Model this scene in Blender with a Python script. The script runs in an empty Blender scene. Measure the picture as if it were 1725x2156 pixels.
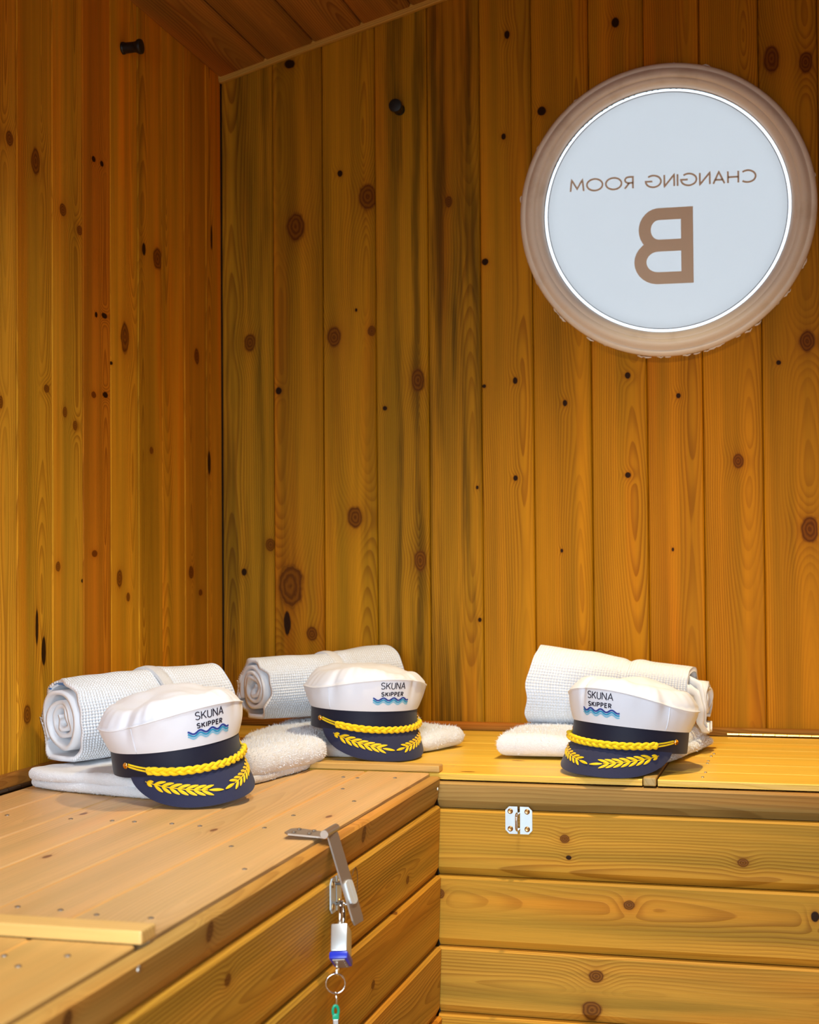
import bpy, bmesh, math, random
import numpy as np
from mathutils import Matrix, Vector, noise
S = bpy.context.scene
COL = S.collection
R = math.radians
rng = np.random.default_rng(7)
random.seed(7)

# ------------------------------------------------------------------ camera
F_PX, W_PX = 3225.38, 1725.0
cam_d = bpy.data.cameras.new('camera')
cam = bpy.data.objects.new('camera', cam_d)
COL.objects.link(cam)
yaw, pit, rol = 0.26040852, 0.02402301, -0.00749009
fw = Vector((-math.sin(yaw)*math.cos(pit), math.cos(yaw)*math.cos(pit), math.sin(pit)))
r0 = Vector((math.cos(yaw), math.sin(yaw), 0)); u0 = r0.cross(fw)
rt = r0*math.cos(rol) + u0*math.sin(rol); up = rt.cross(fw)
mw = Matrix((rt, up, -fw)).transposed().to_4x4()
mw.translation = Vector((1.20460919, -3.0, 0.36005189))
cam.matrix_world = mw
cam_d.sensor_fit = 'HORIZONTAL'; cam_d.sensor_width = 36.0
cam_d.lens = F_PX/W_PX*36.0
cam_d.clip_start = 0.02
cam_d.dof.use_dof = True
cam_d.dof.focus_distance = 2.35
cam_d.dof.aperture_fstop = 9.0
S.camera = cam
# ------------------------------------------------------------------ world, lights, exposure
S.view_settings.view_transform = 'Standard'
S.view_settings.look = 'None'
S.view_settings.exposure = 0.0
S.view_settings.gamma = 1.0
S.view_settings.use_curve_mapping = False
world = bpy.data.worlds.new('sky'); S.world = world
world.use_nodes = True
bg = world.node_tree.nodes['Background']
bg.inputs[0].default_value = (0.90, 0.95, 1.0, 1); bg.inputs[1].default_value = 2.3
# daylight coming in through the open doorway behind the camera
dl = bpy.data.lights.new('door_daylight', 'AREA'); dl.shape = 'RECTANGLE'
dl.size = 1.0; dl.size_y = 1.3; dl.energy = 12.5; dl.color = (0.74, 0.89, 1.0)
dlo = bpy.data.objects.new('door_daylight', dl); COL.objects.link(dlo)
dlo.location = (0.97, -3.75, 0.28); dl.spread = R(62); dlo.rotation_euler = (R(74), 0, R(11))
# the warm ceiling downlight over the back bench
LAMP = (0.98, -0.71, 1.565)
sp = bpy.data.lights.new('downlight_beam', 'SPOT'); sp.energy = 104; sp.color = (1.0, 0.74, 0.38)
sp.spot_size = R(86); sp.spot_blend = 1.0; sp.shadow_soft_size = 0.018
spo = bpy.data.objects.new('downlight_beam', sp); COL.objects.link(spo)
spo.location = LAMP; spo.rotation_euler = (R(3), 0, 0)
# a whiter round ceiling lamp nearer the door, above the frame
LAMP2 = (0.85, -1.65, 1.545)
l2 = bpy.data.lights.new('ceiling_panel', 'AREA'); l2.shape = 'DISK'; l2.size = 0.24; l2.energy = 10.6; l2.color = (0.92, 0.97, 1.0); l2.spread = R(125)
l2o = bpy.data.objects.new('ceiling_panel', l2); COL.objects.link(l2o); l2o.location = LAMP2

# ------------------------------------------------------------------ helpers: objects
def new_obj(name, mesh, mat=None, parent=None, smooth=False):
    o = bpy.data.objects.new(name, mesh); COL.objects.link(o)
    if mat is not None and len(mesh.materials) == 0: mesh.materials.append(mat)
    if parent is not None: o.parent = parent
    if smooth:
        mesh.polygons.foreach_set('use_smooth', [True]*len(mesh.polygons))
    return o
def thing(name, label, cat, loc=(0, 0, 0), rot=(0, 0, 0), group=None):
    o = bpy.data.objects.new(name, None); COL.objects.link(o)
    o.empty_display_size = 0.02
    o.location = loc; o.rotation_euler = rot
    o['label'] = label; o['category'] = cat
    if group: o['group'] = group
    return o
def tag(o, label, cat, group=None):
    o['label'] = label; o['category'] = cat
    if group: o['group'] = group
    return o
def struct(o):
    o['kind'] = 'structure'; return o
class MB:
    def __init__(s): s.v = []; s.f = []
    def add(s, v, f):
        n = len(s.v); s.v += [tuple(map(float, p)) for p in v]; s.f += [tuple(i+n for i in q) for q in f]
        return s
    def box(s, x0, x1, y0, y1, z0, z1, b=0.0):
        bm = bmesh.new()
        bmesh.ops.create_cube(bm, size=1)
        for v in bm.verts:
            v.co = ((x0+x1)/2+v.co.x*(x1-x0), (y0+y1)/2+v.co.y*(y1-y0), (z0+z1)/2+v.co.z*(z1-z0))
        if b > 0:
            bmesh.ops.bevel(bm, geom=bm.edges[:], offset=b, segments=2, affect='EDGES', profile=0.6)
        bm.verts.index_update()
        s.add([v.co for v in bm.verts], [[v.index for v in f.verts] for f in bm.faces]); bm.free()
        return s
    def prism(s, poly, h0, h1, fn=lambda x, y, h: (x, y, h)):
        n = len(poly)
        v = [fn(x, y, h0) for x, y in poly]+[fn(x, y, h1) for x, y in poly]
        f = [tuple(reversed(range(n))), tuple(range(n, 2*n))]+[(i, (i+1) % n, n+(i+1) % n, n+i) for i in range(n)]
        return s.add(v, f)
    def lathe(s, prof, n=24, fn=lambda p: p, cap=True):
        v = []; f = []
        for (r, z) in prof:
            for k in range(n):
                a = 2*math.pi*k/n; v.append(fn((r*math.cos(a), r*math.sin(a), z)))
        m = len(prof)
        for i in range(m-1):
            for k in range(n):
                f.append((i*n+k, i*n+(k+1) % n, (i+1)*n+(k+1) % n, (i+1)*n+k))
        if cap:
            f.append(tuple(reversed(range(n)))); f.append(tuple((m-1)*n+k for k in range(n)))
        return s.add(v, f)
    def tube(s, pts, r, n=8, closed=False, flat=1.0):
        pts = [Vector(p) for p in pts]; m = len(pts); v = []; f = []
        t0 = (pts[1]-pts[0]).normalized()
        a = Vector((0, 0, 1)) if abs(t0.z) < .9 else Vector((1, 0, 0))
        nrm = (a-t0*a.dot(t0)).normalized()
        for i in range(m):
            if closed: t = (pts[(i+1) % m]-pts[i-1]).normalized()
            else: t = (pts[min(i+1, m-1)]-pts[max(i-1, 0)]).normalized()
            nrm = (nrm-t*nrm.dot(t)).normalized(); b = t.cross(nrm)
            rr = r[i] if hasattr(r, '__len__') else r
            for k in range(n):
                q = 2*math.pi*k/n
                v.append(pts[i]+(nrm*math.cos(q)+b*math.sin(q)*flat)*rr)
        for i in range(m if closed else m-1):
            j = (i+1) % m
            for k in range(n):
                f.append((i*n+k, i*n+(k+1) % n, j*n+(k+1) % n, j*n+k))
        if not closed:
            f.append(tuple(reversed(range(n)))); f.append(tuple((m-1)*n+k for k in range(n)))
        return s.add(v, f)
    def mesh(s, name):
        me = bpy.data.meshes.new(name); me.from_pydata(s.v, [], s.f); me.update(); return me
    def build(s, name, mat, parent=None, smooth=False):
        me = s.mesh(name)
        o = new_obj(name, me, mat, parent, smooth)
        return o
def fix_normals(me):
    bm = bmesh.new(); bm.from_mesh(me); bmesh.ops.recalc_face_normals(bm, faces=bm.faces[:]); bm.to_mesh(me); bm.free()
def auto_smooth(o, ang=40):
    me = o.data
    me.polygons.foreach_set('use_smooth', [True]*len(me.polygons))
    bm = bmesh.new(); bm.from_mesh(me)
    bmesh.ops.recalc_face_normals(bm, faces=bm.faces[:])
    for e in bm.edges:
        if len(e.link_faces) == 2 and e.calc_face_angle(0) > R(ang): e.smooth = False
    bm.to_mesh(me); bm.free()
    return o
def grid_mesh(name, P, wrap_u=False, uv=None):
    """P: (nu, nv, 3) array -> mesh of quads, fast."""
    nu, nv = P.shape[:2]
    iu = np.arange(nu if wrap_u else nu-1); iv = np.arange(nv-1)
    A, B = np.meshgrid(iu, iv, indexing='ij'); A2 = (A+1) % nu
    q = np.stack([A*nv+B, A2*nv+B, A2*nv+B+1, A*nv+B+1], -1).reshape(-1, 4)
    return raw_mesh(name, P.reshape(-1, 3), q)
def raw_mesh(name, V, Q):
    me = bpy.data.meshes.new(name)
    V = np.asarray(V, np.float32); Q = np.asarray(Q, np.int32); k = Q.shape[1]
    me.vertices.add(len(V)); me.vertices.foreach_set('co', V.ravel())
    me.loops.add(Q.size); me.loops.foreach_set('vertex_index', Q.ravel())
    me.polygons.add(len(Q)); me.polygons.foreach_set('loop_start', np.arange(0, Q.size, k, dtype=np.int32))
    me.update(calc_edges=True); me.validate()
    return me

# ------------------------------------------------------------------ helpers: materials
class G:
    """tiny node-graph helper; values are sockets or floats"""
    def __init__(s, name):
        s.m = bpy.data.materials.new(name); s.m.use_nodes = True
        s.t = s.m.node_tree; s.b = s.t.nodes['Principled BSDF']
    def n(s, kind, **kw):
        x = s.t.nodes.new(kind)
        for k, v in kw.items(): setattr(x, k, v)
        return x
    def put(s, sock, val):
        if hasattr(val, 'is_output'): s.t.links.new(val, sock)
        else: sock.default_value = val
    def M(s, op, a, b=0.0, c=0.0, clamp=False):
        x = s.n('ShaderNodeMath', operation=op); x.use_clamp = clamp
        s.put(x.inputs[0], a); s.put(x.inputs[1], b); s.put(x.inputs[2], c)
        return x.outputs[0]
    def xyz(s, a, b, c):
        x = s.n('ShaderNodeCombineXYZ')
        for i, v in enumerate((a, b, c)): s.put(x.inputs[i], v)
        return x.outputs[0]
    def noise(s, vec, scale=1.0, detail=2.0, rough=.5):
        x = s.n('ShaderNodeTexNoise'); s.put(x.inputs['Vector'], vec)
        x.inputs['Scale'].default_value = scale; x.inputs['Detail'].default_value = detail
        x.inputs['Roughness'].default_value = rough
        return x.outputs[0]
    def mix(s, f, a, b, blend='MIX'):
        x = s.n('ShaderNodeMix', data_type='RGBA', blend_type=blend)
        s.put(x.inputs[0], f)
        for sock, v in ((x.inputs[6], a), (x.inputs[7], b)):
            if isinstance(v, tuple) and len(v) == 3: v = (*v, 1)
            s.put(sock, v)
        return x.outputs[2]
    def step(s, v, a, b):
        x = s.n('ShaderNodeMapRange', interpolation_type='SMOOTHSTEP')
        s.put(x.inputs[0], v); x.inputs[1].default_value = a; x.inputs[2].default_value = b
        return x.outputs[0]
    def attr(s, name):
        return s.n('ShaderNodeAttribute', attribute_type='OBJECT', attribute_name=name)
    def out(s, **kw):
        for k, v in kw.items():
            if isinstance(v, tuple) and len(v) == 3: v = (*v, 1)
            s.put(s.b.inputs[k.replace('_', ' ')], v)
        return s.m
    def bump(s, h, dist, strength=1.0):
        x = s.n('ShaderNodeBump'); x.inputs['Distance'].default_value = dist
        x.inputs['Strength'].default_value = strength; s.put(x.inputs['Height'], h)
        s.t.links.new(x.outputs[0], s.b.inputs['Normal'])
def plain(name, col, rough=.5, metal=0.0, **kw):
    g = G(name); return g.out(Base_Color=col, Roughness=rough, Metallic=metal, **kw)

def wood(name, nk, rough=.45, spec=.35, ringw=.0042, strength=.8, streak=1.0):
    g = G(name)
    tc = g.n('ShaderNodeTexCoord'); sx = g.n('ShaderNodeSeparateXYZ'); g.t.links.new(tc.outputs['Object'], sx.inputs[0])
    x, y, v = sx.outputs
    u = g.M('ADD', x, g.M('MULTIPLY', y, .6))
    seed = g.attr('seed').outputs['Fac']
    tone = g.attr('tone').outputs['Color']
    weather = g.attr('weather').outputs['Fac']
    s17 = g.M('MULTIPLY', seed, 17.3)
    warp = g.M('MULTIPLY', g.M('SUBTRACT', g.noise(g.xyz(g.M('MULTIPLY', u, 9.), g.M('MULTIPLY', v, 2.2), s17), 1., 2.), .5), .022)
    dv = g.M('MULTIPLY_ADD', g.noise(g.xyz(g.M('MULTIPLY', v, 1.3), s17, 3.1), 1., 1.), .12, -.045)
    u0 = g.M('MULTIPLY', g.M('SUBTRACT', g.M('FRACT', g.M('MULTIPLY', seed, 7.77)), .5), .07)
    ud = g.M('ADD', g.M('SUBTRACT', u, u0), warp)
    r = g.M('SQRT', g.M('ADD', g.M('MULTIPLY', ud, ud), g.M('MULTIPLY', dv, dv)))
    core = 0.0; halo = 0.0; kd = 0.0; dark = 0.0; shifts = r
    jit = g.M('MULTIPLY_ADD', g.noise(g.xyz(g.M('MULTIPLY', u, 60.), g.M('MULTIPLY', v, 40.), s17), 1., 2.), .5, -.25)
    for i in range(nk):
        a = g.attr('k%d' % i); c = g.n('ShaderNodeSeparateColor'); g.t.links.new(a.outputs['Color'], c.inputs[0])
        ku, kv, ks = c.outputs; kt = a.outputs['Alpha']
        sa = g.M('MAXIMUM', g.M('ABSOLUTE', ks), .0001)
        du = g.M('DIVIDE', g.M('SUBTRACT', u, ku), sa)
        dw = g.M('DIVIDE', g.M('SUBTRACT', v, kv), g.M('MAXIMUM', kt, .0001))
        d2 = g.M('ADD', g.M('MULTIPLY', du, du), g.M('MULTIPLY', dw, dw))
        d = g.M('ADD', g.M('SQRT', d2), jit)
        e = g.M('EXPONENT', g.M('MULTIPLY', d2, -.16))
        shifts = g.M('MULTIPLY_ADD', g.M('MULTIPLY', e, sa), 1.3, shifts)
        ci = g.M('SUBTRACT', 1., g.step(d, .82, 1.12))
        hi = g.M('EXPONENT', g.M('MULTIPLY', g.M('MAXIMUM', g.M('SUBTRACT', d, .8), 0.), -1.5))
        core = g.M('MAXIMUM', core, ci); halo = g.M('MAXIMUM', halo, hi)
        kd = g.M('ADD', kd, g.M('MULTIPLY', ci, d))
        neg = g.M('LESS_THAN', ks, 0.)
        dark = g.M('MAXIMUM', dark, g.M('MULTIPLY', ci, neg))
    ph = g.M('DIVIDE', shifts, ringw)
    ph = g.M('ADD', ph, g.M('MULTIPLY', g.noise(g.xyz(g.M('MULTIPLY', u, 45.), g.M('MULTIPLY', v, 3.), s17), 1., 1.), .7))
    fr = g.M('FRACT', ph)
    late = g.M('MULTIPLY', g.step(fr, .25, .92), g.M('SUBTRACT', 1., g.step(fr, .93, 1.0)))
    gv = g.noise(g.xyz(g.M('MULTIPLY', u, 18.), g.M('MULTIPLY', v, 1.5), g.M('ADD', s17, 9.)), 1., 1.)
    late = g.M('MULTIPLY', late, g.step(gv, .15, .75))
    st1 = g.noise(g.xyz(g.M('MULTIPLY', u, 32.), g.M('MULTIPLY', v, .8), g.M('ADD', s17, 4.)), 1., 3.)
    fib = g.noise(g.xyz(g.M('MULTIPLY', u, 900.), g.M('MULTIPLY', v, 14.), s17), 1., 1.)
    col = g.mix(g.step(st1, .28, .72), g.mix(1., tone, (1-.26*streak, 1-.24*streak, 1-.30*streak), 'MULTIPLY'), g.mix(1., tone, (1+.16*streak, 1+.08*streak, 1.0), 'MULTIPLY'))
    st2 = g.noise(g.xyz(g.M('MULTIPLY', u, 12.), g.M('MULTIPLY', v, 1.1), g.M('ADD', s17, 21.)), 1., 2.)
    col = g.mix(g.M('MULTIPLY', g.step(st2, .52, .75), streak), col, g.mix(1., col, (1.12, .86, .6), 'MULTIPLY'))
    col = g.mix(g.M('MULTIPLY', late, strength), col, g.mix(1., col, (.52, .40, .30), 'MULTIPLY'))
    wn = g.noise(g.xyz(g.M('MULTIPLY', u, 42.), g.M('MULTIPLY', v, 1.6), g.M('ADD', s17, 33.)), 1., 4., .6)
    col = g.mix(g.M('MULTIPLY', g.step(wn, .42, .68), weather), col, g.mix(1., col, (.34, .36, .36), 'MULTIPLY'))
    col = g.mix(g.M('MULTIPLY', halo, .55), col, g.mix(1., col, (.62, .42, .30), 'MULTIPLY'))
    rk = g.M('MULTIPLY_ADD', g.M('SINE', g.M('MULTIPLY', kd, 17.)), .5, .5)
    kc = g.mix(1., tone, g.mix(rk, (.40, .27, .24), (.22, .13, .12)), 'MULTIPLY')
    kc = g.mix(dark, kc, g.mix(1., tone, (.05, .035, .06), 'MULTIPLY'))
    col = g.mix(core, col, kc)
    col = g.mix(.35, col, g.mix(1., col, g.mix(fib, (.72, .72, .72), (1.28, 1.28, 1.28)), 'MULTIPLY'))
    g.bump(g.M('ADD', g.M('MULTIPLY', late, .6), g.M('MULTIPLY', fib, .5)), .0006, .6)
    return g.out(Base_Color=col, Roughness=rough, Specular_IOR_Level=spec)

WALL = wood('varnished_pine', 7, .55, .09)
LID = wood('bench_lid_pine', 1, .42, .35, .0060, .26, .45)
FRONT = wood('bench_front_pine', 3, .5, .12, .0045, .7)

def wood_props(o, tone, seed, weather=0.0, knots=(), nk=7):
    o['tone'] = [float(c) for c in tone]; o['seed'] = float(seed); o['weather'] = float(weather)
    for i in range(nk):
        k = knots[i] if i < len(knots) else (0, -50., .0001, .0001)
        o['k%d' % i] = [float(c) for c in k]

white_metal = plain('zinc_plate', (.62, .70, .74), .34, .55)
steel = plain('brushed_steel', (.52, .50, .48), .35, 1.0)
dark_steel = plain('dull_steel', (.40, .34, .29), .5, .85)
chrome = plain('chrome', (.85, .85, .85), .08, 1.0)
brass = plain('brass', (.85, .56, .18), .22, 1.0)
brass_screw = plain('yellow_passivated_steel', (.62, .38, .15), .3, 1.0)
bronze = plain('dark_bronze', (.10, .065, .04), .35, .9)
black = plain('black_paint', (.006, .006, .006), .45)
screw_m = plain('screw_steel', (.55, .52, .46), .35, 1.0)

# ------------------------------------------------------------------ boards
def board_mesh(w, L, t=.018, c=.0025, c_lo=None, zt=(0., 0.), lo=(0., 0.), tilt=0.0):
    """local x across, -y is the show face (y=0), z along; zt = extra length at left / right edge"""
    cl = c_lo or (c, c)
    prof = [(-w/2, t), (-w/2, cl[1]), (-w/2+cl[0], tilt), (w/2-c, 0), (w/2, c), (w/2, t)]
    b = MB(); n = len(prof); v = []
    for (x, y) in prof: v.append((x, y, lo[0]+(lo[1]-lo[0])*(x/w+.5)))
    for (x, y) in prof: v.append((x, y, L+zt[0]+(zt[1]-zt[0])*(x/w+.5)))
    f = [tuple(range(n)), tuple(reversed(range(n, 2*n)))]+[(i, n+i, n+(i+1) % n, (i+1) % n) for i in range(n)]
    b.add(v, f); me = b.mesh('board'); return me
def make_board(name, w, L, mat, parent, loc, rot, tone, seed, weather=0, knots=(), nk=7, **kw):
    me = board_mesh(w, L, **kw)
    o = new_obj(name, me, mat, parent)
    o.location = loc; o.rotation_euler = rot
    wood_props(o, tone, seed, weather, knots, nk)
    return o
def roof_z(x, y=0.0):
    xx = x if x <= 1.0 else 2.0-x
    return 1.352+.262*xx-.03*y

# ------------------------------------------------------------------ wall_back
WIN = (0.9265, 1.0160)          # centre of the porthole (x, z)
KB = {0: [(0.006, 0.793, 0.0127, 0.0196), (0.049, 0.37, 0.0108, 0.0137), (-0.01, 0.314, -0.0059, 0.0078)],
 1: [(-0.004, 1.03, 0.0206, 0.0314), (-0.043, 0.69, -0.0069, 0.0078), (-0.019, 0.284, 0.0274, 0.047), (0.027, 0.186, 0.0127, 0.0157), (-0.027, 0.208, -0.0078, 0.0255), (-0.015, 1.372, -0.0118, 0.0098)],
 2: [(-0.018, 1.135, -0.0059, 0.0069), (0.042, 1.082, 0.0196, 0.0294), (-0.033, 0.797, 0.0157, 0.0216), (0.048, 0.806, 0.0088, 0.0108), (0.01, 0.426, 0.0167, 0.0235), (0.015, 0.851, -0.0029, 0.0039)],
 3: [(0.033, 0.702, 0.0147, 0.0235), (0.035, 0.336, 0.0137, 0.0216), (-0.037, 0.647, -0.0049, 0.0049)],
 4: [(0.044, 0.482, -0.0029, 0.0039), (0.047, 0.217, -0.0039, 0.0049), (-0.01, 1.061, 0.0078, 0.0118)],
 5: [(0.006, 1.39, -0.0059, 0.0088), (-0.003, 1.185, -0.0049, 0.0069), (-0.043, 0.935, -0.0069, 0.0069), (-0.047, 0.685, -0.0039, 0.0039), (0.016, 0.694, -0.0049, 0.0069), (0.015, 0.499, -0.0049, 0.0059)],
 6: [(-0.036, 1.23, -0.0088, 0.0088), (0.005, 0.646, -0.0049, 0.0069), (-0.004, 0.354, -0.0029, 0.0039)],
 7: [(0.001, 1.394, -0.0078, 0.0098), (0.017, 0.696, -0.0059, 0.0069), (0.016, 0.501, -0.0059, 0.0059)],
 8: [(0.007, 0.653, -0.0049, 0.0059), (-0.007, 0.355, -0.0024, 0.0039)],
 9: [(0.009, 0.524, 0.0108, 0.0147)],
 10: [(0.029, 0.749, 0.0147, 0.0216), (-0.024, 0.71, -0.0049, 0.0049), (0.029, 0.391, 0.0167, 0.0255), (-0.03, 1.294, 0.0157, 0.0274), (0.033, 1.283, 0.0137, 0.0216)]}
EB = [0, .1142, .2229, .3367, .4475, .5565, .662, .7775, .8862, .9935, 1.106, 1.216]
while EB[-1] < 1.95: EB.append(EB[-1]+.109)
EB[-1] = 2.0
TB = [(0.509, 0.242, 0.01), (0.486, 0.218, 0.007), (0.521, 0.242, 0.007), (0.474, 0.232, 0.008), (0.439, 0.212, 0.008), (0.496, 0.226, 0.007), (0.496, 0.219, 0.005), (0.496, 0.224, 0.006), (0.487, 0.203, 0.005), (0.477, 0.203, 0.005), (0.477, 0.207, 0.005)]
WB = [.75, .45, .30, .95, 1.0, .0, .0, .0, .0, .0, .1]
def cyl_cutter(r, depth, n=96):
    b = MB(); b.lathe([(r, -depth), (r, depth)], n)
    me = b.mesh('cut'); o = bpy.data.objects.new('cut', me); COL.objects.link(o)
    o.location = (WIN[0], 0, WIN[1]); o.rotation_euler = (R(90), 0, 0)
    fix_normals(me); return o
cutter = cyl_cutter(.262, .2)
def bool_cut(o):
    fix_normals(o.data)
    m = o.modifiers.new('b', 'BOOLEAN'); m.operation = 'DIFFERENCE'; m.object = cutter; m.solver = 'EXACT'
    bpy.context.view_layer.update()
    dg = bpy.context.evaluated_depsgraph_get()
    me = bpy.data.meshes.new_from_object(o.evaluated_get(dg))
    o.modifiers.clear(); o.data = me
FLOOR = -.45
b = MB()
b.prism([(-.06, FLOOR), (2.06, FLOOR), (2.06, 1.355), (1.0, 1.632), (-.06, 1.355)], .0185, .055, lambda x, y, h: (x, h, y))
backing = plain('dark_batten_void', (.03, .02, .012), .9)
wall_back = struct(b.build('wall_back', backing)); bool_cut(wall_back)
for i in range(len(EB)-1):
    x0, x1 = EB[i], EB[i+1]; w = x1-x0-.0012
    za, zb = roof_z(x0)+.004, roof_z(x1)+.004
    if x0 < 1 < x1: zb = za
    o = make_board('wall_board', w, 0.0, WALL, wall_back, ((x0+x1)/2, random.uniform(0, .0012), 0), (0, 0, 0),
                   TB[i] if i < len(TB) else TB[-1], .13+.771*i, WB[i] if i < len(WB) else 0, KB.get(i, ()),
                   zt=(za, zb), lo=(FLOOR, FLOOR))
    if x1 > WIN[0]-.27 and x0 < WIN[0]+.27: bool_cut(o)
bpy.data.objects.remove(cutter)

# ------------------------------------------------------------------ wall_left
KL = {8: [(0.034, 1.001, 0.0116, 0.0119), (0.006, 0.589, 0.0071, 0.0102)],
 7: [(0.003, 0.986, 0.0139, 0.0212), (0.038, 0.624, 0.0095, 0.0068), (0.005, 0.24, -0.0051, 0.0297), (0.027, 0.201, -0.0074, 0.0235), (-0.026, 0.104, 0.012, 0.0153)],
 6: [(-0.016, 0.927, 0.0116, 0.011), (0.043, 0.905, 0.0104, 0.0085), (-0.011, 0.591, 0.0083, 0.0093), (0.025, 0.571, 0.0085, 0.0085), (-0.036, 0.335, 0.0081, 0.0085), (0.051, 0.31, -0.0052, 0.0034)],
 5: [(-0.011, 1.04, -0.0072, 0.0051), (0.02, 1.039, -0.0074, 0.0051), (-0.003, 0.77, -0.0054, 0.0051), (0.028, 0.773, -0.0111, 0.0051), (-0.013, 0.63, 0.009, 0.0059), (0.031, 0.634, -0.0111, 0.0051), (-0.011, 0.356, 0.0108, 0.0059)],
 4: [(0.002, 0.746, 0.0177, 0.0289), (-0.023, 0.311, 0.0116, 0.017), (0.012, 0.277, 0.0079, 0.0085), (-0.053, 0.693, -0.0057, 0.0034)],
 3: [(-0.028, 0.921, -0.0083, 0.0119), (0.033, 0.914, 0.0217, 0.0221), (0.002, 0.548, 0.0085, 0.0068)],
 1: [(0.006, 0.751, 0.0122, 0.017), (-0.027, 0.317, 0.012, 0.0127), (0.021, 0.275, 0.0099, 0.0068)],
 0: [(-0.029, 0.539, -0.0082, 0.0255), (-0.011, 1.008, -0.0057, 0.0255)]}
EL = [0, -.0842, -.196, -.3033, -.41, -.5235, -.630, -.739, -.8527, -.962]
while EL[-1] > -3.5: EL.append(EL[-1]-.109)
TL = [(0.713, 0.319, 0.017), (0.627, 0.268, 0.014), (0.771, 0.358, 0.018), (0.713, 0.332, 0.016), (0.771, 0.371, 0.019), (0.671, 0.243, 0.013), (0.785, 0.395, 0.025), (0.713, 0.358, 0.021), (0.756, 0.383, 0.027)]
b = MB(); b.prism([(FLOOR, -3.6), (FLOOR, .055), (1.362, .055), (1.47, -3.6)], -.055, -.0185, lambda z, y, h: (h, y, z))
wall_left = struct(b.build('wall_left', backing))
for i in range(len(EL)-1):
    y1, y0 = EL[i], EL[i+1]; w = y1-y0-.0012
    make_board('wall_board', w, 0.0, WALL, wall_left, (-random.uniform(0, .0012), (y0+y1)/2, 0), (0, 0, R(90)),
               TL[i % len(TL)], .41+.637*i, .12 if i % 3 else .3, KL.get(i, ()), zt=(roof_z(0, y0)+.010, roof_z(0, y1)+.010), lo=(FLOOR, FLOOR))

# ------------------------------------------------------------------ ceiling, other walls, floor
b = MB()
for (xa, xb) in ((-.12, 1.0), (1.0, 2.12)):
    za, zb = (1.352+.262*min(xa, 2-xa)+.024), (1.352+.262*min(xb, 2-xb)+.024)
    b.add([(xa, .055, za), (xb, .055, zb), (xb, -3.7, zb+.11), (xa, -3.7, za+.11)] +
          [(xa, .055, za+.03), (xb, .055, zb+.03), (xb, -3.7, zb+.14), (xa, -3.7, za+.14)],
          [(0, 3, 2, 1), (4, 5, 6, 7), (0, 1, 5, 4), (1, 2, 6, 5), (2, 3, 7, 6), (3, 0, 4, 7)])
ceiling = struct(b.build('ceiling', backing))
sl = math.atan(.262); cs = .1085
for side in (0, 1):
    k = 0; d = 0.0; full = 1.0/math.cos(sl)
    while d < full-.02:
        e = min(d+cs, full); dm = (d+e)/2; w = e-d-.0015
        xc = dm*math.cos(sl); x = xc if side == 0 else 2-xc
        # frame: z_local along -Y world, show face (-y local) looking down
        ax = Vector((math.cos(sl), 0, math.sin(sl) if side == 0 else -math.sin(sl)))
        az = Vector((0, -1, .03)).normalized(); ay = az.cross(ax)
        m = Matrix((ax, ay, az)).transposed().to_4x4(); m.translation = Vector((x, .018, 1.352+.262*xc))
        o = make_board('ceiling_board', w, 3.62, WALL, ceiling, (0, 0, 0), (0, 0, 0), (.36, .165, .030), 3.3+.53*k+7*side, .25, ((.02, .9, .012, .02),), c=.004)
        if ay.z < 0: print('ceiling normal flipped')
        o.matrix_world = m
        d = e; k += 1
wallb = plain('plain_pine_wall', (.42, .22, .045), .6)
b = MB(); b.box(2.0, 2.05, -3.6, .055, FLOOR, 1.40); struct(b.build('wall_right', wallb))
b = MB(); b.box(-.05, .45, -3.62, -3.56, FLOOR, 1.44); b.box(1.5, 2.05, -3.62, -3.56, FLOOR, 1.44); b.box(.45, 1.5, -3.62, -3.56, .98, 1.75)
b.box(-.05, .45, -3.62, -3.56, 1.44, 1.55); b.box(1.5, 2.05, -3.62, -3.56, 1.44, 1.55)
struct(b.build('wall_front', wallb))
b = MB(); b.box(-.06, 2.06, -3.62, .056, FLOOR-.04, FLOOR)
struct(b.build('floor', plain('floor_boards', (.25, .14, .05), .6)))
# trim under the roof along the back wall
def strip(name, p0, p1, ydir, w, t, tone, seed, mat=WALL):
    """bar from p0 to p1, section w (in local x) by t (local y)"""
    L = (Vector(p1)-Vector(p0)).length; az = (Vector(p1)-Vector(p0)).normalized()
    ay = (Vector(ydir)-az*Vector(ydir).dot(az)).normalized(); ax = ay.cross(az)
    bb = MB(); bb.box(-w/2, w/2, 0, t, 0, L, min(w, t)*.18); me = bb.mesh(name)
    o = new_obj(name, me, mat); m = Matrix((ax, ay, az)).transposed().to_4x4(); m.translation = Vector(p0)
    o.matrix_world = m; wood_props(o, tone, seed); return o
struct(strip('trim_1', (-.002, -.012, 1.352), (1.0, -.012, 1.352+.262), (0, 1, 0), .020, .0115, (.62, .36, .075), 1.9))
struct(strip('trim_2', (2.0, -.012, 1.352), (1.0, -.012, 1.352+.262), (0, 1, 0), .020, .0115, (.62, .36, .075), 2.9))
struct(strip('baseboard_left', (.0005, -3.4, .010), (.0005, -.03, .010), (1, 0, 0), .024, .014, (.34, .15, .03), 4.2))
struct(strip('baseboard_back', (0.014, -.0005, .006), (1.99, -.0005, .006), (0, -1, 0), .016, .018, (.40, .18, .03), 5.2))

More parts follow.
